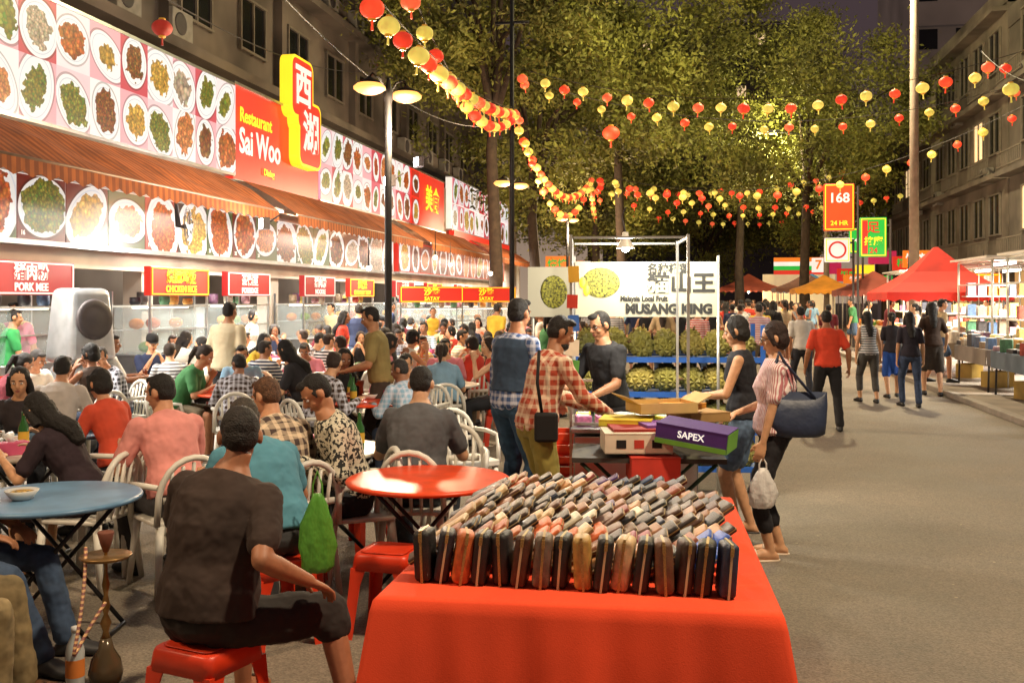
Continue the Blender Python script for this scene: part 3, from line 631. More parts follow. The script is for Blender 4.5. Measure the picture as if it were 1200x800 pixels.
# ------------------------------------------------------------ food signs
def foodmat(name,r0,full,es):
    m=bpy.data.materials.new(name); m.use_nodes=True; nt=m.node_tree;N=nt.nodes;L=nt.links; b=N['Principled BSDF']; b.inputs['Roughness'].default_value=.35
    tc=N.new('ShaderNodeTexCoord'); oi=N.new('ShaderNodeObjectInfo'); sx=N.new('ShaderNodeSeparateXYZ'); L.new(tc.outputs['Object'],sx.inputs[0])
    def mt(op,a,c=None):
        n=N.new('ShaderNodeMath'); n.operation=op
        for i,x in enumerate((a,c)):
            if x is None: continue
            if isinstance(x,(int,float)): n.inputs[i].default_value=x
            else: L.new(x,n.inputs[i])
        return n.outputs[0]
    def mix(f,a,c,bl='MIX'):
        n=N.new('ShaderNodeMix'); n.data_type='RGBA'; n.blend_type=bl
        if isinstance(f,(int,float)): n.inputs[0].default_value=f
        else: L.new(f,n.inputs[0])
        for i,x in((6,a),(7,c)):
            if isinstance(x,tuple): n.inputs[i].default_value=(*x,1)
            else: L.new(x,n.inputs[i])
        return n.outputs[2]
    def scale(c,k):
        n=N.new('ShaderNodeVectorMath'); n.operation='SCALE'; L.new(c,n.inputs[0])
        if isinstance(k,(int,float)): n.inputs[3].default_value=k
        else: L.new(k,n.inputs[3])
        return n.outputs[0]
    R=oi.outputs['Random']; off=mt('MULTIPLY',R,91.7)
    def rr(k): return mt('FRACT',mt('MULTIPLY',R,k))
    yy=mt('ADD',sx.outputs[1],mt('MULTIPLY',mt('SUBTRACT',rr(31.3),.5),.12)); zz=mt('ADD',sx.outputs[2],mt('MULTIPLY',mt('SUBTRACT',rr(47.9),.5),.10))
    ns=N.new('ShaderNodeTexNoise'); ns.noise_dimensions='4D'; ns.inputs['Scale'].default_value=7; ns.inputs['Detail'].default_value=2; L.new(tc.outputs['Object'],ns.inputs['Vector']); L.new(off,ns.inputs['W'])
    ang=mt('MULTIPLY',rr(3.7),3.14); ca=mt('COSINE',ang); sa=mt('SINE',ang)
    u=mt('ADD',mt('MULTIPLY',yy,ca),mt('MULTIPLY',zz,sa)); v=mt('MULTIPLY',mt('SUBTRACT',mt('MULTIPLY',zz,ca),mt('MULTIPLY',yy,sa)),mt('ADD',1.0,mt('MULTIPLY',rr(17.3),.6)))
    d=mt('SQRT',mt('ADD',mt('MULTIPLY',u,u),mt('MULTIPLY',v,v)))
    d=mt('DIVIDE',d,mt('ADD',.86,mt('MULTIPLY',rr(7.7),.34)))
    plate=mt('LESS_THAN',d,r0); rim=mt('MULTIPLY',mt('GREATER_THAN',d,r0*.84),mt('LESS_THAN',d,r0*.88)); shd=mt('LESS_THAN',d,r0*1.08)
    food=mt('LESS_THAN',mt('ADD',d,mt('MULTIPLY',mt('SUBTRACT',ns.outputs['Fac'],.5),r0*(.9 if not full else .7))),mt('MULTIPLY',r0,mt('ADD',.55 if not full else .62,mt('MULTIPLY',rr(9.1),.26))))
    vo=N.new('ShaderNodeTexVoronoi'); vo.voronoi_dimensions='4D'; L.new(mt('ADD',9,mt('MULTIPLY',rr(23.3),18)),vo.inputs['Scale']); L.new(tc.outputs['Object'],vo.inputs['Vector']); L.new(off,vo.inputs['W'])
    n5=N.new('ShaderNodeTexNoise'); n5.noise_dimensions='4D'; n5.inputs['Scale'].default_value=16; n5.inputs['Detail'].default_value=3; L.new(tc.outputs['Object'],n5.inputs['Vector']); L.new(off,n5.inputs['W'])
    sc=N.new('ShaderNodeSeparateColor'); L.new(vo.outputs['Color'],sc.inputs[0])
    f=mt('ADD',mt('MULTIPLY',sc.outputs[0],.6),mt('MULTIPLY',n5.outputs['Fac'],.5))
    def ramp(fac,els,const=False):
        cr=N.new('ShaderNodeValToRGB'); L.new(fac,cr.inputs[0]); el=cr.color_ramp.elements
        if const: cr.color_ramp.interpolation='CONSTANT'
        el[0].position=els[0][0]; el[0].color=(*C(els[0][1]),1); el[1].position=els[-1][0]; el[1].color=(*C(els[-1][1]),1)
        for p,c in els[1:-1]: q=el.new(p); q.color=(*C(c),1)
        return cr.outputs[0]
    base=ramp(f,[(.15,'#3a1408'),(.32,'#8a2c0e'),(.45,'#c8601c'),(.56,'#e0963a'),(.64,'#4f8a28'),(.74,'#b83018'),(.85,'#e8b860'),(.95,'#f4dfa0')])
    tint=ramp(rr(5.77),[(0,'#c8541c'),(.16,'#3f8a24'),(.3,'#e8c050'),(.42,'#6a2c14'),(.55,'#e88a50'),(.66,'#d8d0b8'),(.76,'#2a2420'),(.86,'#c83a2a'),(.95,'#7aa83a')],True)
    tn=scale(tint,mt('ADD',.35,mt('MULTIPLY',f,1.1)))
    fc=mix(.62,base,tn)
    sh=N.new('ShaderNodeMapRange'); L.new(vo.outputs['Distance'],sh.inputs[0]); sh.inputs[1].default_value=0; sh.inputs[2].default_value=.9; sh.inputs[3].default_value=1.4; sh.inputs[4].default_value=.3
    fm=scale(fc,sh.outputs[0])
    c=mix(shd,oi.outputs['Color'],scale(oi.outputs['Color'],.55)); c=mix(plate,c,(.84,.84,.82) if not full else (.76,.74,.70)); c=mix(rim,c,(.6,.62,.66)); c=mix(food,c,fm)
    L.new(scale(c,.15),b.inputs['Base Color']); L.new(c,b.inputs['Emission Color']); b.inputs['Emission Strength'].default_value=es
    MATS[name]=m; return m
FM1=foodmat('food_photo_plate',.43,False,.92); FM2=foodmat('food_photo_full',.57,True,.85)
SGE=lambda n,c,es=1.0: M(n,c,.4,es=es,var=.06,ns=2)
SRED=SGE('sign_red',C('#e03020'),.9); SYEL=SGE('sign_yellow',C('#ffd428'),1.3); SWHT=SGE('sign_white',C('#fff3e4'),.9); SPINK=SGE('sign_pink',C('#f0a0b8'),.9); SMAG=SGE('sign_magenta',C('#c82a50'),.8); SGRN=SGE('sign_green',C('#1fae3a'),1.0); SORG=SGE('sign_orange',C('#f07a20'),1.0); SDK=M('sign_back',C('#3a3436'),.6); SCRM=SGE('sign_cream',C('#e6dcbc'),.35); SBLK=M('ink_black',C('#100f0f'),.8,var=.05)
XF=-8.8
def panel(parent,y,z,w,h,mat,col,x=0.0,rot=0,th=.012):
    b=MB(); b.box((0,0,0),(th,w,h)); o=O('food_picture',b,mat,parent,color=col); o.location=(x,y,z); o.rotation_euler=(rot,0,0); return o
def board(y0,y1,z0,z1,label,bgmat,cat='signboard'):
    e=E('signboard',(XF,y0,0),0,label,cat)
    b=MB(); b.box((-.12,(y1-y0)/2,(z0+z1)/2),(.2,y1-y0,z1-z0)); O('board',b,bgmat,e)
    b=MB()
    for z in(z0,z1): b.box((-.1,(y1-y0)/2,z),(.26,y1-y0+.06,.05))
    O('frame',b,STEEL,e); return e
e=board(7.0,18.0,4.2,5.95,'long lit signboard with food photographs on pink stripes',SPINK)
PK=['#e8a8b0','#d86878','#f0c8cc','#c84858','#f4ece8','#f4e0e0','#c03040']
for c in range(14):
    yc=.42+c*.79
    b=MB(); b.box((-.012,yc,5.075),(.02,.36,1.7)); O('stripe',b,SWHT if c%2 else SMAG,e)
    for r in range(2):
        panel(e,yc,4.64+r*.87,.79,.87,FM1,C(PK[(c*2+r*3+c//3)%7]),.004+ .004*((c+r)%2))
e=board(18.05,22.5,4.1,6.0,'red lit restaurant name sign with yellow lettering',SRED)
txt('Restaurant',.4,SYEL,e,(.012,.22,5.42),RX,align='LEFT',bold=.008,sx=.86); txt('Sai Woo',.7,SWHT,e,(.012,.2,4.9),RX,align='LEFT',bold=.016,sx=.8); txt('Dining',.2,SYEL,e,(.012,1.6,4.42),RX,bold=.004)
e=E('logo_sign',(XF+.1,21.2,-.12),0,'red stepped sign with yellow outline and large characters','sign')
def rrect(w,h,r,y,z,x,n=6):
    out=[]
    for qy,qz,a0 in((1,1,0),(-1,1,pi/2),(-1,-1,pi),(1,-1,3*pi/2)):
        for i in range(n+1): a=a0+pi/2*i/n; out.append(V((x,y+qy*(w/2-r)+r*cos(a),z+qz*(h/2-r)+r*sin(a))))
    return out
def stepped(off,x0,x1,mat,nm):
    b=MB()
    for i,(w_,h_,y_,z_) in enumerate(((1.25,1.35,-.25,6.58),(1.3,1.5,.2,5.62),(.9,.5,-.1,5.9))):
        b.loft([rrect(w_-off*2,h_-off*2,max(.22-off*.5,.08),y_,z_,x0),rrect(w_-off*2,h_-off*2,max(.22-off*.5,.08),y_,z_,x1+.0015*i)])
    O(nm,b,mat,e)
stepped(0,-.15,.12,SYEL,'sign_case'); stepped(.06,.0,.128,SRED,'sign_face')
txt('西',.95,SWHT,e,(.145,-.25,6.58),RX,bold=.024); txt('湖',.95,SWHT,e,(.145,.2,5.6),RX,bold=.024)
e=board(22.55,30.2,4.15,5.95,'lit signboard covered with many food photographs',SPINK)
for c in range(10):
    for r in range(2): panel(e,.4+c*.76,4.62+r*.88,.76,.88,FM1,C(PK[(c*3+r*2)%7]),.006)
e=board(30.3,34.6,4.15,5.95,'red lit signboard with yellow lettering and dishes',SRED)
txt('美食',.9,SYEL,e,(.012,2.6,5.1),RX,bold=.02); 
for r in range(2): panel(e,.5,4.6+r*.88,.8,.8,FM1,C('#c03020'),.006)
e=board(35.6,47,4.35,6.3,'distant lit signboard with rows of food photographs',SWHT)
for c in range(12):
    for r in range(2): panel(e,.6+c*.93,4.85+r*.95,.9,.92,FM1,C(PK[(c+r)%7]),.006)
b=MB(); b.box((.0,5.7,4.18),(.2,11.4,.28)); O('lower_strip',b,SRED,e)
e=board(6.5,28.5,2.55,3.5,'long low signboard of full-size food photographs',SWHT)
for c in range(21):
    p=panel(e,.55+c*1.04,3.03,1.02,.86,FM2,C(rnd.choice(['#6a2014','#8a5a3a','#b8906a','#4a5a30','#a83a2c','#3a2418'])),.004)
    txt(str(11+c),.09,SWHT,e,(.014,.15+c*1.04,2.68),RX,ext=.001,bold=.002)
b=MB(); b.box((.01,11,3.5),(.05,22,.06)); b.box((.01,11,2.56),(.05,22,.07)); O('trim',b,STEEL,e)
e=board(29,46,2.6,3.6,'distant low signboard with food photographs',SRED)
for c in range(14): panel(e,.6+c*1.2,3.1,1.15,.9,FM2,C('#8a4a34'),.004)
# ------------------------------------------------------------ awnings
AW=M('awning_fabric',C('#a85e2a'),.9,var=.3,ns=3,pat='ystripe',col2=C('#85461f'),k=40); AWR=M('awning_rib',C('#8a7460'),.5,.4)
def awning(y0,y1,lab):
    e=E('awning',(XF,y0,0),0,lab,'awning','awnings over the restaurants'); L=y1-y0; b=MB(); n=int(L/.25)
    def zz(y): return .05*sin(y*1.9)+.03*sin(y*4.1+1)
    for i in range(n):
        a,c=L*i/n,L*(i+1)/n
        b.add([(.08,a,4.12),(.08,c,4.12),(.7,c,3.76+zz(c)),(.7,a,3.76+zz(a))],[(0,1,2,3)]); b.add([(.7,a,3.76+zz(a)),(.7,c,3.76+zz(c)),(1.25,c,3.42),(1.25,a,3.42)],[(0,1,2,3)])
    O('canopy',b,AW,e)
    b=MB(); n=int(L/.32)
    for i in range(n):
        a,c=L*i/n,L*(i+1)/n; m=(a+c)/2; b.add([(1.255,a,3.43),(1.255,c,3.43),(1.26,c,3.26),(1.262,m,3.2),(1.26,a,3.26)],[(0,1,2,3,4)])
    O('valance',b,AW,e)
    b=MB(); b.tube([(1.24,0,3.42),(1.24,L,3.42)],.022,8)
    for y in np.arange(.1,L,2.2): b.tube([(.05,y,3.65),(1.2,y,3.4)],.015,6)
    O('frame',b,AWR,e,True)
awning(6.6,17.3,'orange-brown striped fabric awning, slightly sagging'); awning(18.2,27.2,'orange-brown fabric awning above the tables'); awning(28.2,37.2,'faded brown awning over the restaurant front'); awning(38.2,47,'faded brown awning farther down the row')
# ------------------------------------------------------------ restaurant building
WALL=M('render_wall',C('#b5aa9c'),.85,var=.25,ns=1.2); WALD=M('dark_render_wall',C('#645b53'),.9,var=.4,ns=.8); WALLIN=M('interior_wall',C('#dcd6c8'),.7,var=.12,ns=2); TUBE=M('fluorescent_tube',(1,1,.95),.3,emit=(1,.97,.9),es=9)
GLD=M('window_glass_dark',C('#16181c'),.15,.0,var=.3,ns=1); WFR=M('window_frame',C('#6f675c'),.7); GLOW=M('window_glow',(1,.75,.45),.5,emit=(1,.68,.36),es=.9)
e=E('restaurant_building',(0,0,0),0,'long white two-tier restaurant row under lit signs','building')
b=MB(); b.box((-14.7,27,1.95),(.2,47,3.9)); b.box((-11.8,3.4,1.95),(5.8,.2,3.9)); b.box((-11.8,50.6,1.95),(5.8,.2,3.9)); O('interior_wall',b,WALLIN,e)
b=MB(); b.box((-12.0,27,4.0),(5.3,47,.18)); O('ceiling',b,WALLIN,e)
for y in np.arange(5,50,5.2): b=MB(); b.box((-9.25,y,1.28),(.35,.35,2.56)); O('column',b,WALL,e,bevel=.01)
b=MB(); b.box((-9.1,27,4.05),(.2,46.6,3.6)); O('parapet',b,WALL,e)
for i,y in enumerate(np.arange(6,48,2.6)):
    for x,z in((-10.3,3.86),(-12.6,3.86)):
        b=MB(); b.box((x,y,z),(.06,1.3,.05)); O('ceiling_tube',b,TUBE,e)
for i,y in enumerate(np.arange(7,48,3.2)):
    b=MB(); b.box((-9.9,float(y),2.42),(.05,1.2,.05)); O('hanging_tube',b,TUBE,e)
for y in np.arange(9,48,9.5): alight(e,(-11.4,float(y),3.85),(0,0,0),430,WHITEL,2.6,1.2)
for i,y in enumerate(np.arange(8.5,46,3.1)):
    t=E('fluorescent_lamp',(-7.95,float(y),3.50),0,'bare white fluorescent tube lamp under the awning','lamp','tube lamps under the awnings'); b=MB(); b.tube([(0,-.6,0),(0,.6,0)],.02,8); O('tube',b,TUBE,t,True); b=MB(); b.box((0,0,.04),(.06,1.26,.03)); O('fixture',b,WPL,t)
for y in np.arange(9.5,46,7.2): alight(None,(-7.78,float(y),3.46),(0,-.2,0),560,WHITEL,.2,3.0)
def windows(e,xs,face,ys,zs,w,h,lit=.15,frame=WFR):
    for z in zs:
        for y in ys:
            g=GLOW if rnd.random()<lit else GLD
            b=MB(); sx=face
            b.box((xs+sx*.02,y,z),(.04,w,h)); p=O('window',b,g,e)
            b=MB()
            for q in(-1,0,1): b.box((xs+sx*.05,y+q*w/2,z),(.08,.06,h+.1))
            for q in(-1,1): b.box((xs+sx*.056,y,z+q*h/2),(.1,w+.12,.06))
            O('window_frame',b,frame,p)
e=E('shophouse_building',(0,0,0),0,'dim four-storey building with air conditioners behind the signs','building')
b=MB(); b.box((-15.0,24,7.5),(8,52,15)); O('wall',b,WALD,e)
for z in(7.1,10.2,13.3): b=MB(); b.box((-10.75,24,z),(.5,52,.22)); O('floor_ledge',b,WALD,e)
for z in(8.6,11.7): windows(e,-11.0,1,[float(v) for v in np.arange(9,49,2.9)],[z],1.4,1.3,.03)
for y in np.arange(12,48,5.8): b=MB(); b.box((-10.92,y+1.45,10.5),(.3,.3,7)); O('pilaster',b,WALD,e)
ACM=M('air_conditioner_casing',C('#8a867e'),.7)
def acunit(x,y,z,f=1):
    e=E('air_conditioner',(x,y,z),0 if f>0 else pi,'grey outdoor air conditioner unit on the wall','air conditioner','air conditioner units on the wall'); b=MB(); b.box((.15,0,0),(.3,.85,.6)); O('casing',b,ACM,e,bevel=.02)
    b=MB(); b.lathe([(.24,0),(.24,.012),(.2,.014),(.05,.02),(.01,.02)],18); b.v=[(v[2]+.302,v[0]-.1,v[1]) for v in b.v]; O('fan_grille',b,SDK,e,True); return e
ac=Pool(acunit(0,0,0))
for i in range(13): ac.put((-10.98,11+i*2.85+rnd.uniform(-.5,.5),rnd.choice([7.6,7.55,10.75])),0)
for z in(7.6,10.7): ac.put((-10.98,17.5,z),0)
GLS=M('cabinet_glass',C('#cfe0e4'),.05,var=.02,alpha=.22); CANL=M('cabinet_light',(1,.9,.7),.4,emit=(1,.88,.68),es=4.0)
GC=[C(c) for c in('#a84838','#b88a40','#4a6080','#c8c0b0','#4a7a5a','#6a4a62','#b8a458','#303038','#a8808a','#3a3434','#8a7a64')]
GB=M('goods_box',None,.5,var=.35,ns=20)
def fstall(x,y,rot,t1,t2,col,tc,label,s=1):
    e=E('food_stall',(x,y,0),rot,label,'food stall','food stalls along the restaurant front'); e.scale=(s,s,s)
    b=MB(); b.box((0,0,.45),(.75,1.9,.9)); b.box((.01,0,.915),(.82,1.96,.03)); O('counter',b,STEEL,e,bevel=.008)
    b=MB(); b.box((0,0,1.3),(.62,1.75,.72)); O('glass_cabinet',b,GLS,e)
    b=MB()
    for sx in(-.33,.33):
        for sy in(-.92,.92): b.box((sx,sy,1.42),(.035,.035,.99))
        b.box((sx,0,1.68),(.03,1.8,.03)); b.box((sx,0,1.3),(.02,1.8,.02))
    O('frame',b,STEEL,e)
    b=MB(); b.box((.0,0,1.66),(.1,1.6,.03)); O('cabinet_light',b,CANL,e)
    for i in range(6):
        b=MB(); b.ball((rnd.uniform(-.1,.15),-.7+i*.27,1.02+(.0 if i%2 else .38)),(.12,.11,.09)); O('food',b,FOOD,e,True,color=C(rnd.choice(['#b8702c','#a8401c','#d8b060','#6a8a3a'])))
    for i in range(5):
        b=MB(); hh=rnd.uniform(.1,.24); b.lathe([(.07,0),(.09,hh*.3),(.085,hh),(.01,hh)],10,(rnd.uniform(-.2,.1),-.75+i*.37,1.7)); O('pot',b,GB,e,True,color=rnd.choice(GC))
    b=MB(); b.box((.3,0,2.08),(.12,1.9,.46)); s_=O('menu_sign',b,col,e,bevel=.01)
    b=MB(); 
    for q in(-1,1): b.box((.366,0,2.08+q*.205),(.01,1.84,.02)); b.box((.366,q*.91,2.08),(.01,.02,.43))
    O('sign_border',b,tc,s_)
    txt(t1,.24,tc,s_,(.364,0,2.15),RX,bold=.006); txt(t2,.15,tc,s_,(.364,0,1.955),RX,bold=.004)
    b=MB(); b.box((.385,0,.5),(.012,1.7,.6)); O('front_panel',b,SRED,e)
    return e
SDR=SGE('sign_darkred',C('#b01c1c'),.8)
SL=[(-8.6,9.2,'滑蛋牛肉粉','HOKKIEN MEE'),(-9.2,12.1,'猪肉粉','PORK MEE'),(-8.7,15.2,'烧腊鸡饭','CHICKEN RICE'),(-8.9,18.2,'茶餐室','PORRIDGE'),(-8.7,21.4,'猪肉粉','NOODLE'),(-8.8,24.6,'炒粿条','CHAR KUEY TEOW'),(-8.6,27.8,'云吞面','WAN TAN MEE'),(-8.7,31.5,'烧烤','GRILLED FISH'),(-8.7,35.5,'海鲜','SEAFOOD')]
for i,(x,y,a,b_) in enumerate(SL): fstall(x,y,0,a,b_,SRED if i%3==2 else SDR,SYEL if i in(2,5,7) else SWHT,'steel and glass noodle stall with lit red menu sign')
RR=math.radians(-62)
for px,d in((503,27),(566,28),(536,35)):
    g=G(px,d); fstall(g.x,g.y,RR,'沙爹','SATAY',SRED,SYEL,'satay stall with red sign and steel counter',.92)
g=G(95,12.2); e=E('cooling_fan',(g.x,g.y,0),RR*.35,'large grey cooling fan on a rounded tall cabinet','fan'); GRY=M('grey_metal',C('#a8acb0'),.35,.6)
b=MB(); b.box((0,0,.5),(.5,.6,1.0)); b.box((0,0,1.48),(.55,.68,.9),taper=.8); O('cabinet',b,GRY,e,True,bevel=.09,seg=4)
b=MB(); b.lathe([(.23,0),(.25,.03),(.23,.06),(.17,.05),(.09,.065),(.01,.07)],24); b.v=[(v[2]+.235-.06*v[1],v[0],v[1]+1.55) for v in b.v]; O('fan_grille',b,SDK,e,True)
b=MB(); 
for i in range(5): b.box((.26,0,.25+i*.14),(.02,.44,.05))
O('louvre',b,SDK,e)
for y in(11,17,23.5):
    e=E('drinks_fridge',(-13.9,y,0),0,'tall glass-door drinks fridge lit inside','fridge','drinks fridges'); b=MB(); b.box((0,0,1),(.7,1.1,2)); O('cabinet',b,WPL,e,bevel=.02); b=MB(); b.box((.353,0,1.05),(.01,.95,1.6)); O('door',b,M('fridge_display',C('#9fc0b8'),.3,es=.8,var=.7,ns=14),e)
for i,y in enumerate(np.arange(6,48,3.3)):
    for zz_ in (2.6,1.6):
        e=E('wall_menu',(-14.58,float(y),zz_),0,'lit red wall menu with food photographs','menu board','menu boards on the restaurant wall'); b=MB(); b.box((0,0,0),(.05,2.2,.9)); O('board',b,SRED if (i+int(zz_))%2 else SORG,e)
        for q in range(3): panel(e,-.72+q*.72,0,.66,.66,FM1,C('#d8c0a0'),.035)
for px,py,d in((457,212,17.5),(491,190,20),(310,262,17)):
    g=G(px,d); z=ZZ(py,d); e=E('flood_lamp',(g.x,g.y,z),-.9,'bright white floodlight on a bracket','floodlight','white floodlights'); b=MB(); b.box((0,0,0),(.26,.12,.2)); b.tube([(0,0.05,0),(0,.25,.15)],.015,6); O('housing',b,SDK,e); b=MB(); b.box((0,-.064,0),(.22,.01,.16)); O('lens',b,M('flood_lens',(1,1,1),.3,emit=(.95,.97,1),es=30),e)
    plight(e,(0.1,-.4,-.3),170,(1,.93,.82),.12)
e=E('wall_fan',(-7.9,14.6,2.95),.3,'black caged fan hanging below the awning','fan'); b=MB()
for r in(.12,.2,.27,.3): b.tube([(0.08*(1-r/.3),r*cos(a),r*sin(a)) for a in np.linspace(0,2*pi,24,endpoint=False)],.006,5,closed=True)
for i in range(12): a=pi*2*i/12; b.tube([(.08,.02*cos(a),.02*sin(a)),(0,.3*cos(a),.3*sin(a))],.004,5)
O('cage',b,SDK,e,True)
for i in range(4): b=MB(); a=pi/2*i; b.box((.02,.13*cos(a),.13*sin(a)),(.01,.2,.11),Matrix.Rotation(a,3,'X')@Matrix.Rotation(.4,3,'Y')); O('blade',b,GRY,e)
b=MB(); b.tube([(-.02,0,0),(-.15,0,0),(-.2,0,.5)],[.05,.05,.02],8); O('bracket',b,SDK,e,True)
print('left side',time.time()-T0)
# ------------------------------------------------------------ right side
def shophouse(x,y0,y1,h,col,label,lit=.25):
    e=E('shophouse_building',(0,0,0),0,label,'building'); wm=M('wall_'+col,C(col),.9,var=.4,ns=.8)
    b=MB(); b.box((x+4,(y0+y1)/2,h/2+1.6),(8,y1-y0,h-3.2)); O('wall',b,wm,e)
    b=MB(); b.box((x+.15,(y0+y1)/2,h+.25),(.4,y1-y0,.7)); O('parapet',b,wm,e)
    for z in np.arange(3.2,h,3.0): b=MB(); b.box((x-.22,(y0+y1)/2,z),(.6,y1-y0-.1,.18)); O('ledge',b,wm,e)
    for y in np.arange(y0+.3,y1,3.9): b=MB(); b.box((x+.0,y,1.6),(.5,.5,3.2)); O('column',b,wm,e)
    windows(e,x,-1,[float(v) for v in np.arange(y0+1.4,y1-.6,2.1)],[float(z) for z in np.arange(4.9,h-.5,3.0)],1.3,1.5,lit)
    for z in np.arange(3.9,h-1,3.0):
        for y in np.arange(y0+2,y1-1,4.2):
            b=MB(); b.box((x-.5,y,z),(.04,2.6,.05)); b.box((x-.5,y,z-.5),(.04,2.6,.05))
            for q in np.arange(-1.3,1.31,.2): b.box((x-.5,y+q,z-.25),(.02,.02,.5))
            O('railing',b,WFR,e)
    b=MB(); b.box((x+4.5,(y0+y1)/2,1.6),(.2,y1-y0,3.1)); O('shop_interior',b,SGE('shop_glow',C('#e8b070'),.7),e)
shophouse(11,26,38,11.5,'#625b53','dim grey shophouse with balconies and window grilles',.1); shophouse(11,38.2,50,12.5,'#70675c','pale shophouse with balconies and barred windows',.15); shophouse(11.2,50.2,66,10.5,'#5d5248','brown shophouse farther along the street',.15)
ac2=Pool(acunit(0,0,0,-1))
for y,z in((30,6.3),(35.6,9.4),(40.2,6.4),(44.5,9.3),(47.8,6.3),(52,6.2)): ac2.put((10.98,y,z),pi)
def tower(x,y,w,d,h,col,label,lit,es=0):
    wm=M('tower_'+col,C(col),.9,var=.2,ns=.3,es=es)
    e=E('tower_block',(x,y,0),0,label,'building'); b=MB(); b.box((0,0,h/2),(w,d,h)); O('wall',b,wm,e)
    k=0
    for z in np.arange(h-3 if h>40 else h-2,8,-3.6):
        for q in np.arange(-w/2+1.2,w/2-.8,2.6):
            if k>=96: break
            k+=1; b=MB(); b.box((q,-d/2-.03,z),(1.3,.06,1.5)); O('window',b,GLOW if rnd.random()<lit else GLD,e)
    for z in np.arange(6,h,3.6): b=MB(); b.box((0,-d/2-.25,z+1.8),(w,.5,.2)); O('ledge',b,wm,e)
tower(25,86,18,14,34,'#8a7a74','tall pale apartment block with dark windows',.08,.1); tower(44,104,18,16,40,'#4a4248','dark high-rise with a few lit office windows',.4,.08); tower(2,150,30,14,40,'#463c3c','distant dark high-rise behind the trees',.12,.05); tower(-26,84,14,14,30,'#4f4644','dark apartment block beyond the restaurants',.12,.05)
def wallsign(x,y,z,w,h,face,lines,label,depth=.18):
    e=E('hanging_sign',(x,y,z),0,label,'sign'); b=MB(); b.box((0,0,0),(w,depth,h)); O('sign_box',b,face,e,bevel=.03)
    b=MB(); b.tube([(w/2+.12,0,h*.45),(w/2+.12,0,-z)],.04,8); b.box((w/2+.06,0,h*.3),(.14,.06,.06)); b.box((w/2+.06,0,-h*.3),(.14,.06,.06)); O('post',b,SDK,e)
    b=MB()
    for q in(-1,1): b.box((0,-depth/2-.008,q*(h/2-.05)),(w-.08,.01,.03)); b.box((q*(w/2-.05),-depth/2-.008,0),(.03,.01,h-.1))
    O('border',b,SYEL,e)
    for s,sz,zz,m in lines: txt(s,sz,m,e,(0,-depth/2-.012,zz),RY,bold=sz*.02)
    return e
SOR=SGE('sign_orange_red',C('#ec4a1c'),1.0)
D_=34
g=G(983,D_); wallsign(g.x,g.y,ZZ(243,D_),1.0,1.6,SOR,[('168',.46,.3,SWHT),('24 HR',.22,-.55,SYEL)],'vertical orange-red lit sign with white number')
g=G(981,D_+1); e=wallsign(g.x,g.y,ZZ(293,D_+1),.85,.85,SWHT,[],'square white lit sign with a red ring'); b=MB(); b.tube([(.27*cos(t),-.105,.27*sin(t)) for t in np.linspace(0,2*pi,28,endpoint=False)],.035,6,closed=True); O('ring',b,SRED,e,True)
D_=33
g=G(1023,D_); e=wallsign(g.x,g.y,ZZ(278,D_),.85,1.3,SGRN,[('足',.4,.3,SRED),('按摩',.3,-.15,SYEL),('24',.26,-.45,SRED)],'green and red lit vertical shop sign')
b=MB(); b.box((-.28,-.096,0),(.2,.008,1.1)); O('stripe',b,SRED,e)
g=G(1001,36); wallsign(g.x,g.y,ZZ(282,36),.35,.9,SGRN,[('24',.2,0,SWHT)],'small green neon sign with numerals')
g=G(1150,30); wallsign(g.x,g.y,ZZ(330,30),1.1,.5,SORG,[('水果',.34,0,SWHT)],'small orange lit fruit stall sign')
g=G(938,56); e=E('convenience_store',(g.x,g.y,0),0,'convenience store front with orange green and red stripes','shop')
b=MB(); b.box((0,1,1.6),(4.0,.2,3.2)); O('window',b,SGE('shop_glow2',C('#e8d0a0'),.5),e)
for z,m in((4.0,SORG),(3.76,SWHT),(3.52,SGRN),(3.28,SRED)): b=MB(); b.box((0,0,z),(2.9,.2,.23)); O('sign_stripe',b,m,e)
b=MB(); b.box((.95,-.12,3.68),(.7,.06,.8)); O('sign_square',b,SWHT,e); txt('7',.7,SORG,e,(.95,-.16,3.68),RY,bold=.02)
TR=M('tent_fabric',None,.75,var=.2,ns=2)
def tent(x,y,w,col,label,ez=2.1,ph=1.3):
    e=E('canopy_tent',(x,y,0.1),0,label,'canopy tent','canopy tents over the street stalls'); b=MB(); rings=[]
    for t,zz in((1,0),(.7,.22),(.45,.45),(.22,.75),(.03,1)):
        rings.append([V((w/2*t*a,w/2*t*c,ez+ph*zz)) for a,c in((-1,-1),(0,-1),(1,-1),(1,0),(1,1),(0,1),(-1,1),(-1,0))])
    b.loft(rings,cap=False); O('canopy',b,TR,e,color=col)
    b=MB(); n=10
    for (x0,y0),(x1,y1) in (((-1,-1),(1,-1)),((1,-1),(1,1)),((1,1),(-1,1)),((-1,1),(-1,-1))):
        for i in range(n):
            p=V((x0+(x1-x0)*i/n,y0+(y1-y0)*i/n,0))*w/2; q=V((x0+(x1-x0)*(i+1)/n,y0+(y1-y0)*(i+1)/n,0))*w/2; m=(p+q)/2; z=V((0,0,ez)); b.add([p+z,q+z,q+z-V((0,0,.16)),m+z-V((0,0,.22)),p+z-V((0,0,.16))],[(0,1,2,3,4)])
    O('valance',b,TR,e,color=col)
    for a in(-1,1):
        for c in(-1,1): b=MB(); b.tube([(a*w/2*.97,c*w/2*.97,0),(a*w/2*.97,c*w/2*.97,ez)],.022,6); O('post',b,WFR,e,True)
    return e
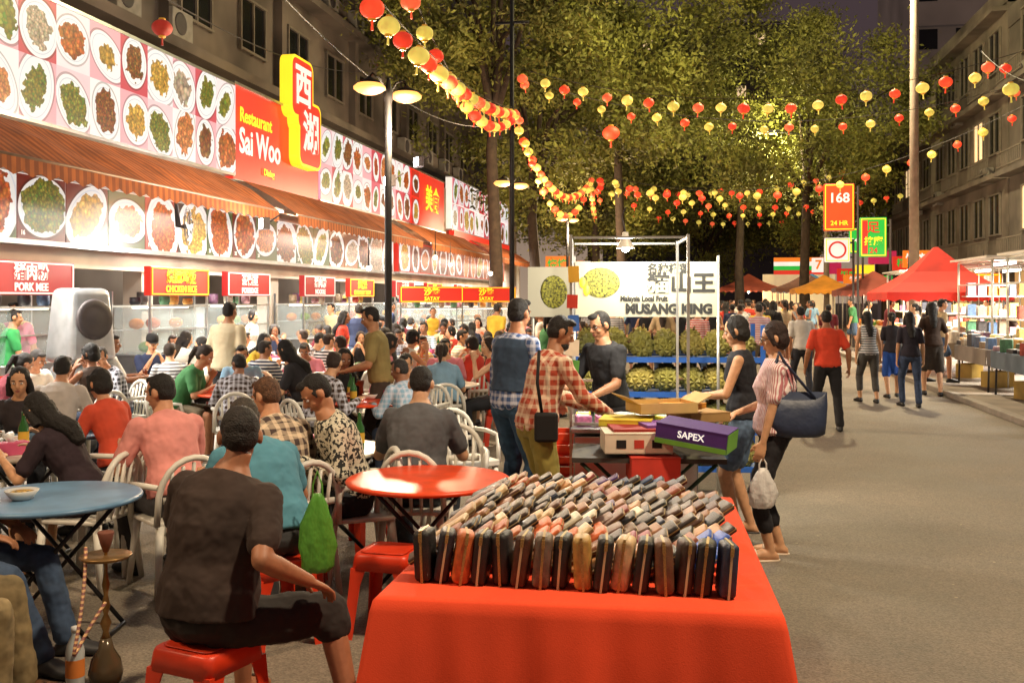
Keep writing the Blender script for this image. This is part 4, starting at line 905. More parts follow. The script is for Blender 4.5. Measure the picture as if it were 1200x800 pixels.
def goods_table(x,y,L,rot,cloth,label,dz=0):
    e=E('market_table',(x,y,dz),rot,label,'market table','market tables beside the road'); b=MB(); b.box((0,0,.76),(1.1,L,.03)); O('table_top',b,TR,e,color=cloth)
    b=MB(); b.box((-.56,0,.62),(.012,L,.28)); b.box((0,-L/2-.008,.62),(1.1,.012,.28)); O('cloth',b,TR,e,color=cloth)
    for a in(-1,1):
        for c in(-1,1): b=MB(); b.tube([(a*.5,c*(L/2-.08),0),(a*.48,c*(L/2-.08),.75)],.018,6); O('leg',b,ME_,e,True)
    return e
def gbox():
    e=E('goods_box',label='small coloured box of goods on a stall',cat='box',group='goods on the street stalls'); b=MB(); b.box((0,0,.05),(.16,.2,.1)); O('carton',b,GB,e,bevel=.008); b=MB(); b.box((0,0,.102),(.12,.14,.006)); O('lid_label',b,CER,e,color=(.8,.8,.75))['fixc']=1; return e
GP=Pool(gbox())
for i,y in enumerate((13.2,15.6,17.9,20.4,23.2,26.2)):
    goods_table(5.75,y,2.2,0,C(['#7a7068','#8a7a64','#5c6a78'][i%3]),'market stall table covered with small goods',.1)
    for j in range(24):
        GP.put((5.3+.29*(j%4)+rnd.uniform(-.05,.05),y-.95+.38*(j//4)+rnd.uniform(-.06,.06),.878),rnd.uniform(-.6,.6),(rnd.uniform(.7,1.5),rnd.uniform(.7,1.3),rnd.uniform(.5,2.6)),rnd.choice(GC))
CRT=M('crate_plastic',C('#a88a3c'),.5)
for i in range(5):
    e=E('plastic_crate',(5.45+.1*i,13.4+i*2.4,.1),.2*i,'yellow plastic crate under a market table','crate','crates under the market tables'); b=MB()
    for q in(-1,1): b.box((q*.24,0,.15),(.02,.34,.3)); b.box((0,q*.17,.15),(.46,.02,.3))
    b.box((0,0,.01),(.46,.32,.02)); O('crate_body',b,CRT,e)
def rack(x,y,lab):
    e=E('display_gazebo',(x,y,.1),0,lab,'market stall','white-framed display stalls'); b=MB(); w=1.3
    for a in(-1,1):
        for c in(-1,1): b.tube([(a*w,c*w,0),(a*w,c*w,2.5)],.025,6)
    for z in(1.3,2.0,2.5):
        for q in(-1,1): b.tube([(-w,q*w,z),(w,q*w,z)],.018,6); b.tube([(q*w,-w,z),(q*w,w,z)],.018,6)
    for q in np.arange(-1,1.01,.33): b.tube([(w*q,w,1.3),(w*q,w,2.5)],.01,5)
    O('frame',b,WPL,e,True); b=MB(); b.box((0,0,2.55),(2*w+.3,2*w+.3,.04)); O('roof_sheet',b,WPL,e)
    for q in(-.7,.0,.7): b=MB(); b.box((q,0,2.45),(.05,1.4,.06)); O('tube_lamp',b,TUBE,e)
    alight(e,(0,0,2.38),(0,0,0),380,(1,.93,.8),1.6,.6)
    for zz_ in(.5,.9,1.3,1.75):
        b=MB(); b.box((0,w-.25,zz_),(2*w-.1,.4,.02)); O('shelf',b,WPL,e)
        for i in range(11):
            hh=rnd.uniform(.14,.3); b=MB(); b.box((-w*.85+.22*i,w-.25,zz_+.012+hh/2),(.17,.2,hh)); O('goods',b,GB,e,color=rnd.choice(GC))
rack(7.2,19.2,'white-framed stall with shelves of goods'); rack(7.2,22.8,'white-framed stall with bright tube lamps'); rack(7.6,28.5,'white-framed stall farther along the pavement'); rack(7.6,33.5,'white-framed stall near the canopy tents')
tent(5.75,25.6,2.75,C('#d82c1c'),'bright red peaked canopy tent over a street stall',1.85,1.1); tent(6.4,38,2.6,C('#8a4436'),'dull red canopy tent over a fruit stall',2.0,.7); tent(5.4,44,2.6,C('#d8902c'),'orange canopy tent over a street stall',2.1,.6); tent(5.2,49,3.0,C('#7a5244'),'brown canopy tent farther away',2.2,.7); tent(6,54,3.2,C('#2c7aa8'),'blue canopy tent by the road',2.2,.8)
tent(-1.0,56,3.4,C('#c85a2a'),'orange canopy tent at the end of the street',2.3,.8); tent(3.0,58,3.4,C('#a8503a'),'dull red canopy tent at the end of the street',2.3,.8); tent(-3.0,52,3.0,C('#a83a2a'),'dull red canopy tent near the trees',2.2,.9)
FR=M('fruit',None,.45,var=.2,ns=14)
b=MB(); b.ball((0,0,.05),.05,n=10,m=7); fr=O('fruit',b,FR,smooth=True,label='round ripe fruit piled on a stall',cat='fruit',group='fruit piled on the stalls'); FP=Pool(fr)
for (x,y) in((6.1,31),(6.1,37)):
    goods_table(x,y,2.4,0,C('#d0c0a0'),'fruit stall table under a canopy',.1)
    for j in range(34): FP.put((x-.42+.2*(j%5),y-1.05+.3*(j//5)+rnd.uniform(-.03,.03),.877),0,rnd.uniform(1.3,2),rnd.choice([C('#d8702c'),C('#c83a2a'),C('#d8b03a'),C('#6a9a3a')]))
BULB=M('bulb_glow',(1,.85,.6),.3,emit=(1,.8,.52),es=14)
for i,(x,y,z) in enumerate([(5.75,25.6,1.9),(6.4,38,2.1),(5.4,44,2.1),(5.2,49,2.1),(6,54,2.2),(-1,56,2.2),(3,58,2.2),(8.8,33,2.8),(8.8,40,2.8),(6.2,31,2.6),(-3,52,2.2)]):
    e=E('hanging_bulb',(x,y,z),0,'bare warm light bulb hanging over a stall','light bulb','bulbs over the stalls'); b=MB(); b.ball((0,0,0),.07); O('bulb',b,BULB,e,True); b=MB(); b.tube([(0,0,.06),(0,0,.14),(0,0,.5)],[.03,.02,.006],6); O('cord',b,SDK,e)
    if i not in(2,4,7,8): plight(e,(0,0,-.12),280 if i else 90,(1,.78,.5),.1)
for i in range(10):
    x=-7.4+.9*(i%3); y=22+i*2.6; z=2.5+.35*(i%2); e=E('hanging_bulb',(x,y,z),0,'bare bright bulb hanging above the diners','light bulb','bulbs over the stalls'); b=MB(); b.ball((0,0,0),.06); O('bulb',b,BULB,e,True); b=MB(); b.tube([(0,0,.05),(0,0,.12),(0,0,.7)],[.03,.02,.006],6); O('cord',b,SDK,e)
SM=[SRED,SORG,SYEL,SWHT,SGRN,SMAG]
CH_=['海鲜','烧烤','饭店','榴莲','水果','甜品','鸡饭']
for i in range(14):
    y=49+i*2.4; e=E('shop_sign',(-7.3+rnd.uniform(-.4,.9),y,rnd.uniform(2.4,4.4)),0,'lit shop sign hanging over the street','sign','lit shop signs along the street'); b=MB(); w_,h_=rnd.uniform(.8,1.8),rnd.uniform(.5,.9); b.box((0,0,0),(w_,.15,h_)); O('sign_box',b,SM[i%6],e); txt(CH_[i%7],h_*.6,SM[(i+3)%6],e,(0,-.085,0),RY,bold=.01)
for i in range(9):
    y=44+i*3; e=E('shop_sign',(9.4+rnd.uniform(-.8,.3),y,rnd.uniform(2.6,3.8)),0,'lit shop sign hanging over the pavement','sign','lit shop signs along the street'); b=MB(); w_,h_=rnd.uniform(.8,1.5),rnd.uniform(.4,.8); b.box((0,0,0),(w_,.15,h_)); O('sign_box',b,SM[(i*5+1)%6],e); txt(CH_[(i+2)%7],h_*.6,SM[(i+3)%6],e,(0,-.085,0),RY,bold=.01)
b=MB()
for i in range(170):
    x=rnd.uniform(-4,5);y=rnd.uniform(50,75); h=rnd.uniform(1.55,1.75); b.cur=rnd.randrange(5); b.tube([(x,y,.0),(x,y,.8),(x,y,1.3),(x,y,h-.3)],[.1,.16,.2,.07],6); b.cur=5; b.ball((x,y,h-.12),(.09,.1,.12),None,6,5)
O('distant_crowd',b,[M('crowd_%d'%i,C(c),.8) for i,c in enumerate(('#c8c4ba','#26262a','#b03a2c','#3a4a68','#7a7468'))]+[M('crowd_skin',C('#8a6048'),.6)],kind='stuff',smooth=True)
# ------------------------------------------------------------ trees
LEAF=M('leaf',C('#7e8038'),.7,var=.7,ns=.6)
BARK=M('bark',C('#44382e'),.95,var=.3,ns=6)
def leafmesh(seed,R,nc,nl,ls):
    r=np.random.RandomState(seed); cs=[]
    while len(cs)<nc:
        p=r.uniform(-1,1,3); q=np.linalg.norm(p)
        if q<1 and q>.35: cs.append(p*np.array(R))
    cs=np.array(cs); P=[]
    for c in cs:
        s=r.uniform(.5,1.15)*min(R)*.2; n=int(nl*r.uniform(.6,1.3)); P.append(c+r.normal(0,1,(n,3))*s*np.array([1,1,.6]))
    P=np.concatenate(P); n=len(P); a=r.normal(0,1,(n,3)); a/=np.linalg.norm(a,axis=1)[:,None]; bb=r.normal(0,1,(n,3)); bb-=a*(a*bb).sum(1)[:,None]; bb/=np.linalg.norm(bb,axis=1)[:,None]
    s=r.uniform(.6,1.3,(n,1))*ls; v=np.stack([P-a*s,P+bb*s*.42,P+a*s,P-bb*s*.42],1).reshape(-1,3)
    me=bpy.data.meshes.new('crown'); me.vertices.add(4*n); me.vertices.foreach_set('co',v.ravel()); me.loops.add(4*n); me.loops.foreach_set('vertex_index',np.arange(4*n)); me.polygons.add(n); me.polygons.foreach_set('loop_start',np.arange(n)*4); me.polygons.foreach_set('loop_total',np.full(n,4)); me.update(); me.materials.append(LEAF); return me,cs
LM=[leafmesh(11,(5,5,3.6),44,720,.105),leafmesh(12,(5.5,5,4),48,720,.105),leafmesh(13,(4.2,4.2,3.4),34,720,.10)]
def tree(x,y,hc,k,sc,lab,rz=0):
    e=E('street_tree',(x,y,0),rz,lab,'tree','street trees'); me,cs=LM[k]; o=O('crown',me,LEAF,e); o.location=(0,0,hc); o.scale=(sc,)*3
    b=MB(); th=hc-2.2*sc; b.tube([(0,0,0),(.1,.05,th*.3),(-.08,.1,th*.7),(.05,0,th)],[.30,.22,.18,.15],12)
    for c in cs[:9]:
        t=V(c)*sc*.85+V((0,0,hc)); m=V((t.x*.35,t.y*.35,th+(t.z-th)*.55)); b.tube([(0,0,th*.8),m,t],[.13,.08,.03],7)
    O('trunk',b,BARK,e,True)
for a in ((-6.1,38,9.5,0,1.1,.3),(-4.8,50,9.5,1,1.2,1.3),(5.0,47,10.3,1,1.05,2.2),(6.2,60,9,0,1.1,.9),(-6.6,32.5,11.8,2,1.05,0),(-6.5,63,9,2,1.4,2.5),(0.5,74,9,0,1.5,1.7),(8.0,78,10,1,1.2,.4),(-3.2,44,13.5,2,1.2,.8),(2.4,54,13.5,1,1.05,2.9)):
    tree(a[0],a[1],a[2],a[3],a[4],'large leafy street tree overhanging the road',a[5])
# ------------------------------------------------------------ lanterns
LAN=M('lantern_paper',None,.6,es=.85,var=.22,ns=5); GOLD=M('lantern_gold',C('#e0a83a'),.4,es=.2)
def lantern():
    e=E('paper_lantern',label='round festive paper lantern glowing on a string',cat='lantern',group='paper lanterns strung over the street'); b=MB(); n=20
    rings=[]
    for i in range(11):
        ph=-pi/2+pi*i/10; ph=max(min(ph,1.32),-1.32)
        rings.append([V(((.155*cos(ph)*(1+.035*cos(pi*j)))*cos(2*pi*j/n),(.155*cos(ph)*(1+.035*cos(pi*j)))*sin(2*pi*j/n),.13*sin(ph))) for j in range(n)])
    b.loft(rings); O('lantern_body',b,LAN,e,True)
    for z0,z1 in((.12,.15),(-.15,-.12)): b=MB(); b.lathe([(.052,z0),(.055,(z0+z1)/2),(.05,z1)],12); O('cap',b,GOLD,e,True)['fixc']=1
    b=MB(); b.tube([(0,0,-.14),(0,0,-.17),(0,0,-.19),(0,0,-.27)],[.006,.018,.014,.02],7); O('tassel',b,LAN,e,True); return e
LP=Pool(lantern()); WIRE=M('wire',C('#2a2624'),.6)
LR=[C('#f84a2a'),C('#f0603a'),C('#e03a24')]; LY=[C('#dcc45a'),C('#e8d060'),C('#ccb850')]
lc=0
def lstring(p0,p1,sag,n,mode=0,sz=1.0):
    global lc
    a=G(p0[0],p0[2]); a.z=ZZ(p0[1],p0[2]); c=G(p1[0],p1[2]); c.z=ZZ(p1[1],p1[2]); pts=[]
    for i in range(41): t=i/40; p=a.lerp(c,t); p.z-=sag*4*t*(1-t); pts.append(p)
    b=MB(); b.tube(pts,.009,5); O('lantern_wire',b,WIRE,label='thin dark wire carrying paper lanterns across the street',cat='wire',group='lantern wires')
    for i in range(n):
        t=(i+.5+rnd.uniform(-.12,.12))/n; p=a.lerp(c,t); p.z-=sag*4*t*(1-t)+.2*sz+(rnd.uniform(0,.12) if mode==0 else 0)
        red=(i%2==0) if mode<2 else (i%3!=0)
        LP.put(p,(rnd.uniform(-.12,.12),rnd.uniform(-.12,.12),rnd.random()*3),sz*rnd.uniform(.88,1.06),rnd.choice(LR if red else LY),label='%s round paper lantern on an overhead wire'%('red' if red else 'yellow')); lc+=1
lstring((425,-22,11),(605,126,27),.35,19,1,.95)
lstring((470,-40,13),(605,126,27),1.0,14,1,.85)
lstring((600,125,27),(692,208,37),1.3,22,1,.85)
lstring((604,118,27),(695,200,37),2.2,15,1,.75)
lstring((602,78,27),(1230,50,22),1.05,22,0,.9)
lstring((602,88,28),(1240,84,26),1.3,20,0,.8)
lstring((692,200,37),(1230,108,28),1.6,22,0,.85)
lstring((692,205,38),(1010,190,46),.8,18,0,.85)
lstring((690,212,38),(1090,215,50),.9,22,0,.85)
lstring((690,225,44),(1000,236,56),.7,18,0,.85)
lstring((692,205,38),(700,262,60),.5,18,1,.8)
lstring((690,218,44),(905,205,60),.5,16,0,.95)
lstring((700,238,56),(960,252,66),.6,18,0,.95)
lstring((1150,60,22),(1260,95,16),.3,4,0,.95)
g=G(716,30); LP.put((g.x,g.y,ZZ(156,30)),0,1.6,LR[0],label='large red paper lantern hanging below the tree')
g=G(190,14); LP.put((g.x,g.y,ZZ(33,14)),0,.9,C('#8a2418'),label='dark red paper lantern above the signboard')
print('lanterns',lc,time.time()-T0)
# ------------------------------------------------------------ wallet table
TCL=M('red_tablecloth',C('#e84a24'),.95,var=.1,ns=3,bump=.1,bs=220)
P1=V((-1.11,3.36,0)); P2=V((.29,3.42,0)); P3=V((.19,5.4,0)); P4=V((-1.13,5.36,0))
e=E('display_table',((P1+P3)/2),0,'folding table covered by a bright red cloth','table'); ce=(P1+P3)/2
def outline(n=60):
    pts=[];q=[P1,P2,P3,P4]
    for i in range(4):
        for j in range(n): pts.append(q[i].lerp(q[(i+1)%4],j/n)-ce)
    return pts
ol=outline(); N_=len(ol); cen=sum(ol,V())/N_; rings=[]
def off(p,k): 
    d=(p-cen); return p+V((math.copysign(1,d.x)*k if abs(d.x)>.62 else 0,math.copysign(1,d.y)*k if abs(d.y)>.9 else 0,0))
for z,k,wv in((.752,-.03,0),(.751,-.008,0),(.742,.004,0),(.70,.012,.002),(.5,.035,.009),(.3,.06,.017),(.08,.09,.024)):
    r=[]
    for i,p in enumerate(ol):
        a=i/N_*2*pi; f=wv*(sin(a*17+.5)+.6*sin(a*37+1)+.5*sin(a*9)); q=off(p,k+f); r.append(V((q.x,q.y,z+(.004*sin(a*9) if z<.1 else 0))))
    rings.append(r)
b=MB(); b.loft(rings,cap=False); b.add([tuple(v) for v in rings[0]],[tuple(range(N_))]); O('tablecloth',b,TCL,e,True)
b=MB(); b.box((0,0,.735),(1.25,1.8,.022)); O('table_top',b,WPL,e)
for a in(-1,1):
    for c in(-1,1): b=MB(); b.tube([(a*.55,c*.8,0),(a*.55,c*.8,.73)],.02,8); O('leg',b,ME_,e,True)
LEA=M('leather',None,.42,var=.3,ns=30,bump=.25,bs=260); ZIP=M('zip_brass',C('#a88a54'),.45,.5,var=.3,ns=200); PAPER=M('wallet_lining',C('#b8a880'),.7)
def wallet(T,zipper,pull=True):
    e=E('wallet',label='leather zip wallet standing among others',cat='wallet',group='wallets lined up on the red table')
    b=MB(); b.box((0,0,0),(T,.105,.19)); o=O('cover',b,LEA,e,True,bevel=T*.30,seg=3)
    b=MB(); b.box((0,-.0,0),(T*.14,.1085,.1935)); O('zip',b,zipper,e)['fixc']=1
    if pull: b=MB(); b.box((0,-.055,.07),(.012,.008,.03)); O('zip_pull',b,ZIP,e)['fixc']=1
    return e
WP=[Pool(wallet(.066,ZIP)),Pool(wallet(.058,PAPER))]; WP2=[Pool(wallet(.036,ZIP,False)),Pool(wallet(.030,PAPER,False)),Pool(wallet(.026,ZIP,False))]
wn={'#201d1c':'black','#151416':'black','#252d42':'dark navy','#2c3f60':'navy blue','#c4a67c':'cream','#a04a26':'rust brown','#c8602e':'orange-brown','#7c2c28':'burgundy','#2c58b8':'blue','#cfc8b4':'pale cream','#8a2a48':'crimson','#4a3068':'purple'}
x=-.99
FRC=['#201d1c','#252228','#b8602e','#201d1c','#201d1c','#4a2c1c','#6a5a4c','#201d1c','#b08a48','#201d1c','#c4a67c','#201d1c','#6a4a34','#3a261c','#151416','#252d42']
for i in range(16):
    c=FRC[i]; WP[i%2].put((x,3.60+.008*sin(i*2),.752+.097),(0,.10+rnd.uniform(-.05,.05) if i%4 else -.04,rnd.uniform(-.2,.2)+.1),color=C(c),label='%s thick zip wallet standing upright in the front row'%wn.get(c,'brown')); x+=.0735+rnd.uniform(-.003,.003)
WC2=['#201d1c','#4a2e1e','#7a4a2c','#3a261c','#201d1c','#252d42','#8a4426','#201d1c','#2c3f60','#c4a67c','#151416','#5a3a2a','#6e5642','#a8845a','#cfc8b4','#a8562c','#151416','#b07e4e','#8a5a38','#7c2c28','#4a3068','#302420','#5a5048','#3a261c']
for r in range(10):
    y=3.775+r*.157; n=20 if r<8 else 16; sh=rnd.uniform(-.03,.03); rowa=rnd.uniform(-4,4); run=rnd.choice(WC2)
    for j in range(n):
        xx=-1.03+j*.0585+rnd.uniform(-.009,.009)+sh
        if xx>.08: continue
        if rnd.random()<.03: continue
        if rnd.random()<.65: run=rnd.choice(WC2)
        c=run
        if r<2 and j>16: c='#2c58b8'
        if r in(1,2) and j in(6,7,8,10): c='#c8602e'
        if r==1 and 11<j<14: c='#8a2a48'
        ang=math.radians(rnd.uniform(55,65)+rowa); 
        WP2[rnd.randrange(3)].put((xx,y+rnd.uniform(-.02,.02),.752+.095*cos(ang)+.020+rnd.uniform(0,.008)),(rnd.uniform(-.08,.08),ang,rnd.uniform(-.16,.16)+.14),(1,1.08,rnd.uniform(.92,1.1)),color=C(c),label='%s leather wallet leaning in a row on the table'%wn.get(c,'brown'))
# ------------------------------------------------------------ durian stall
ALU=M('aluminium_tube',C('#c4c4c0'),.35,.7,var=.1); BLUEP=M('blue_painted_steel',C('#2c5aa8'),.45,.3); CARD=M('cardboard',None,.8,var=.12,ns=8)
def fr_e(px,py,d): g=G(px,d); g.z=ZZ(py,d); return g
YW=A*.6
g=G(742,7.6); STG_=V((g.x,g.y,0)); e=E('durian_stall',(g.x,g.y,0),YW,'metal-framed durian stall cart with steel counter','market stall')
b=MB(); H1=2.27
for x in(-.47,.385):
    for y in(-.3,.55): b.box((x,y,H1/2),(.020,.020,H1))
    b.box((x,.125,H1-.02),(.016,.82,.016))
for y in(-.3,.55): b.box((-.042,y,H1-.02),(.82,.015,.015))
b.box((-.39,-.3,1.2),(.16,.018,.018)); b.box((-.042,-.3,.88),(.82,.02,.02))
O('frame',b,ALU,e)
b=MB(); b.box((0,.05,.84),(.95,.9,.04)); b.box((0,.05,.45),(.9,.85,.7)); O('counter',b,STEEL,e,bevel=.01)
for i,(x,z,c,w_,h_) in enumerate(((-.45,1.98,'#d8a83a',.08,.12),(-.46,1.78,'#c83a2a',.08,.1),(-.45,1.62,'#3a6ac0',.08,.12),(-.46,1.44,'#e8e0d0',.1,.12),(-.45,1.3,'#5aa04a',.08,.1))):
    b=MB(); b.box((x,-.316,z),(w_,.006,h_),(0,rnd.uniform(-.1,.1),0)); O('price_card',b,CARD,e,color=C(c))
e2=E('banner_sign',(fr_e(757,339,8.9)),YW,'cream banner with durian picture and stall name','sign')
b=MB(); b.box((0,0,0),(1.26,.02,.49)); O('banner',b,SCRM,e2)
txt('名种榴莲',.095,SBLK,e2,(.20,-.014,.18),RY,bold=.003); txt('猫山王',.19,SBLK,e2,(.31,-.014,.045),RY,bold=.007,sx=1.05); txt('Malaysia Local Fruit',.066,SBLK,e2,(-.02,-.014,-.085),RY,bold=.003,sx=.8); txt('MUSANG KING',.118,SBLK,e2,(.20,-.014,-.178),RY,bold=.007,sx=.95)
b=MB(); b.ball((-.40,-.014,.06),(.17,.006,.135),None,20,12); O('fruit_picture',b,M('durian_print',C('#747226'),.7,var=1.0,ns=50,es=.1),e2,True)
for q,(dx,dz) in enumerate(((-.565,.06),(-.53,-.01))): b=MB(); b.ball((dx,-.02,dz),(.03,.004,.05)); O('flesh_picture',b,SYEL,e2,True)
for q in(-.64,.64): b=MB(); b.tube([(q,0.02,-1.88),(q,0.02,.3)],.014,6); O('banner_post',b,ALU,e2,True)
e3=E('banner_sign',(fr_e(649,342,9.6)),YW,'cream hanging banner with a fruit picture','sign'); b=MB(); b.box((0,0,0),(.5,.02,.48)); O('banner',b,SCRM,e3); b=MB(); b.box((.21,-.012,0),(.05,.006,.44)); O('stripe',b,SRED,e3); b=MB(); b.ball((.0,-.014,0),(.13,.004,.16)); O('fruit_picture',b,MATS['durian_print'],e3,True); b=MB(); b.tube([(-.2,.02,-1.85),(-.2,.02,.24)],.014,6); O('banner_post',b,ALU,e3,True)
g=fr_e(733,284,7.7); e=E('clip_lamp',g,0,'white clip lamp shining down on the durians','lamp'); b=MB(); b.lathe([(.02,.08),(.03,.03),(.07,-.04),(.072,-.045),(.02,-.02)],14); O('lamp_shade',b,WPL,e,True); b=MB(); b.ball((0,0,-.04),.035); O('bulb',b,M('white_bulb',(1,1,1),emit=(1,.97,.9),es=30),e,True); plight(e,(0,0,-.16),75,(1,.93,.8),.06)
b=MB(); b.tube([(0,0,.08),(-.03,.02,.2),(0,.0,.27)],.006,5); O('cord',b,SDK,e)
def durianmesh():
    bm=bmesh.new(); bmesh.ops.create_icosphere(bm,subdivisions=2,radius=1)
    r=bmesh.ops.poke(bm,faces=bm.faces[:]); 
    for v in r['verts']: v.co=v.co.normalized()*1.15
    for v in bm.verts: v.co.x*=.105; v.co.y*=.1; v.co.z*=.125
    me=bpy.data.meshes.new('durian'); bm.to_mesh(me); bm.free(); return me
DU=M('durian_husk',None,.7,var=.25,ns=16)
du=O('durian',durianmesh(),DU,label='spiky green-yellow durian fruit on the rack',cat='durian',group='durians on the blue rack',color=C('#8f8a34')); b=MB(); b.tube([(0,0,.11),(.01,0,.17)],[.014,.011],7); O('stem',b,M('stem',C('#6a5230'),.8),du,True); DP=Pool(du)
g=G(780,9.4); e=E('fruit_rack',(g.x,g.y,0),YW,'blue steel rack with sloping shelves of durians','rack'); b=MB()
for x in(-.86,.86):
    for y in(-.25,.3): b.box((x,y,.78),(.04,.04,1.56))
ZS=(.26,.60,.94,1.26)
for z in ZS:
    b.box((0,-.25,z-.02),(1.72,.03,.05)); b.box((0,.3,z-.02),(1.72,.03,.05))
O('frame',b,BLUEP,e)
for z in ZS: b=MB(); b.box((0,.02,z-.02),(1.68,.5,.02)); O('shelf',b,BLUEP,e)
R=Matrix.Rotation(YW,3,'Z')
for iz,z in enumerate(ZS):
    for row in range(2):
        for j in range(7):
            p=V((-.71+.236*j+rnd.uniform(-.012,.012),-.14+.24*row,z+.115+row*.02)); q=R@p+V((g.x,g.y,0)); DP.put(q,(rnd.uniform(-.5,.5)+1.2*(rnd.random()<.4),rnd.uniform(-.5,.5),rnd.random()*6),rnd.uniform(.95,1.1),C(rnd.choice(['#86803a','#7a7432','#978a42','#6c6a30'])))
alight(None,(g.x,g.y-.9,2.35),(.6,0,0),60,(1,.92,.72),1.0,.4)
g=G(757,6.45); e=E('folding_table',(g.x,g.y,0),YW,'small folding table stacked with foam boxes','table'); b=MB(); b.box((0,0,.8),(.95,.62,.03)); O('table_top',b,M('dark_board',C('#3a3a34'),.6),e)
for q in(-1,1):
    b=MB(); b.tube([(-.42,q*.27,0),(.42,q*.27,.78)],.014,6); b.tube([(.42,q*.27,0),(-.42,q*.27,.78)],.014,6); O('leg',b,M('green_steel',C('#2c4a34'),.5),e,True)
b=MB(); b.box((0,0,.25),(.5,.4,.24)); O('lower_box',b,RPL,e,bevel=.02)
def cbox(px,py,d,sz,col,label,rz=0,tilt=0,opn=False,text=None,ty=0):
    g=G(px,d); e=E('carton_box',(g.x,g.y,ZZ(py,d)),(tilt,ty,YW+rz),label,'box'); b=MB(); x,y,z=sz; t=.006
    b.box((0,0,t/2),(x,y,t)); 
    for q in(-1,1): b.box((q*(x/2-t/2),0,z/2),(t,y,z)); b.box((0,q*(y/2-t/2),z/2),(x-2*t-.001,t,z))
    if not opn: b.box((0,0,z+t/2),(x+.004,y+.004,t))
    O('carton',b,CARD,e,color=C(col))
    if opn:
        for q in(-1,1):
            b=MB(); b.box((q*(x/2+.05),0,z+.02),(.12,y*.96,t),(0,-q*.5,0)); O('flap',b,CARD,e,color=C(col))
    if text: 
        for s,szt,dz,m in text: txt(s,szt,m,e,(0,-y/2-.003,z/2+dz),RY,ext=.001,bold=.001)
    return e
fb=cbox(745,527,6.3,(.42,.32,.12),'#d9cfb8','cream foam box with printed side',.08)
for q in(-.11,.0,.11): b=MB(); b.box((q,-.1615,.06),(.06,.003,.05)); O('print',b,SBLK if q else CARD,fb,color=C('#b83a2a'))
cbox(752,504,6.35,(.40,.30,.02),'#a03028','red and white box lid lying on the foam box',.12)
bx=cbox(815,521,6.1,(.44,.26,.12),'#4a2a78','purple and green carton tilted on the boxes',-.38,.05,ty=.12,text=[('SAPEX',.058,.014,SWHT)])
b=MB(); b.box((0,-.1335,.018),(.44,.004,.03)); O('stripe',b,M('print_green',C('#6aa83a'),.6),bx)
b=MB(); b.box((.2225,0,.06),(.004,.25,.115)); O('side_print',b,MATS['print_green'],bx)
cbox(775,482,6.7,(.40,.3,.07),'#c9a86a','open brown cardboard carton on the pile',.3,opn=True); cbox(735,497,6.6,(.34,.3,.04),'#d8c43a','flat yellow carton on the pile',-.15); cbox(778,505,6.4,(.30,.26,.05),'#8a5aa8','flat purple carton on the pile',.25); cbox(818,492,6.9,(.32,.3,.06),'#a88450','brown carton on the stall table',.5); cbox(800,478,6.8,(.26,.2,.03),'#d8902c','flat orange carton on the pile',-.5)
cbox(765,560,6.2,(.3,.25,.14),'#c83a2a','red carton under the boxes',.1)
for i in range(12):
    p=R@V((-.38+.15*(i%6),-.2+.18*(i//6),.862))+STG_; GP.put(p,rnd.random(),.7,rnd.choice([C('#e0e0d8'),C('#3a9a4a'),C('#d8c43a'),C('#c87ab0')]))
for i,(px,z) in enumerate(((652,0),(652,.26),(652,.52))):
    g=G(px,7.9); e=E('plastic_crate',(g.x,g.y,z),YW+.05*i,'red plastic crate stacked beside the stall','crate','red crates stacked beside the stall'); b=MB()
    for q in(-1,1):
        for zz in(.03,.12,.21): b.box((q*.2,0,zz),(.015,.34,.05)); b.box((0,q*.17,zz),(.38,.015,.05))
        for w_ in(-1,1): b.box((q*.2,w_*.17,.12),(.03,.03,.24))
    b.box((0,0,.008),(.38,.32,.012)); O('crate_body',b,RPL,e)
# ------------------------------------------------------------ bags
NAVY=M('navy_leather',C('#26314a'),.5,var=.2,bump=.3,bs=14)
g=G(934,6.80); e=E('handbag',(g.x,g.y,.86),YW,'large soft navy leather tote hanging from a shoulder','handbag')
b=MB(); rings=[]
for z,wx,wy in((0,.15,.05),(.02,.185,.07),(.1,.195,.072),(.2,.20,.05),(.285,.205,.022),(.29,.195,.014)):
    rings.append([V((wx*math.copysign(abs(cos(t))**.45,cos(t))*(1+.02*sin(z*40+t*3)),wy*math.copysign(abs(sin(t))**.8,sin(t))*(1+.12*sin(3*t+z*20)),z+.018*cos(2*t)*(z>.1)-.02*(z>.25)*(1-abs(cos(t))))) for t in np.linspace(0,2*pi,32,endpoint=False)])
b.loft(rings); O('bag_body',b,NAVY,e,True)
for q in(-.02,.02): b=MB(); b.tube([(-.15,q,.26),(-.15,q,.38),(-.14,q,.50),(-.12,q,.575),(-.08,q,.5),(.02,q,.38),(.12,q,.26)],.009,6); O('handle',b,NAVY,e,True)
def pbag(loc,col,lab,al,s=(1,1,1)):
    e=E('plastic_bag',loc,.4,lab,'bag'); e.scale=s; b=MB(); rings=[]
    for z,w_ in((0,.06),(.02,.085),(.09,.10),(.17,.085),(.23,.05),(.27,.025)):
        rings.append([V(((w_*(1+.16*sin(5*t+z*30)))*cos(t),.55*w_*(1+.2*sin(7*t+z*20))*sin(t),z)) for t in np.linspace(0,2*pi,30,endpoint=False)])
    b.loft(rings); O('bag_body',b,M('bag_'+col,C(col),.35,var=.1,bump=.6,bs=18,alpha=al),e,True); b=MB(); b.tube([(.03,0,.24),(.025,0,.3),(0,0,.345),(-.025,0,.3),(-.03,0,.24)],.006,6); O('handle',b,MATS['bag_'+col],e,True)
wl=w2i['wL']; pbag((wl.x+.0,wl.y,wl.z-.44),'#f4f0ec','thin white plastic bag held in the hand',.75,(1,1,1))
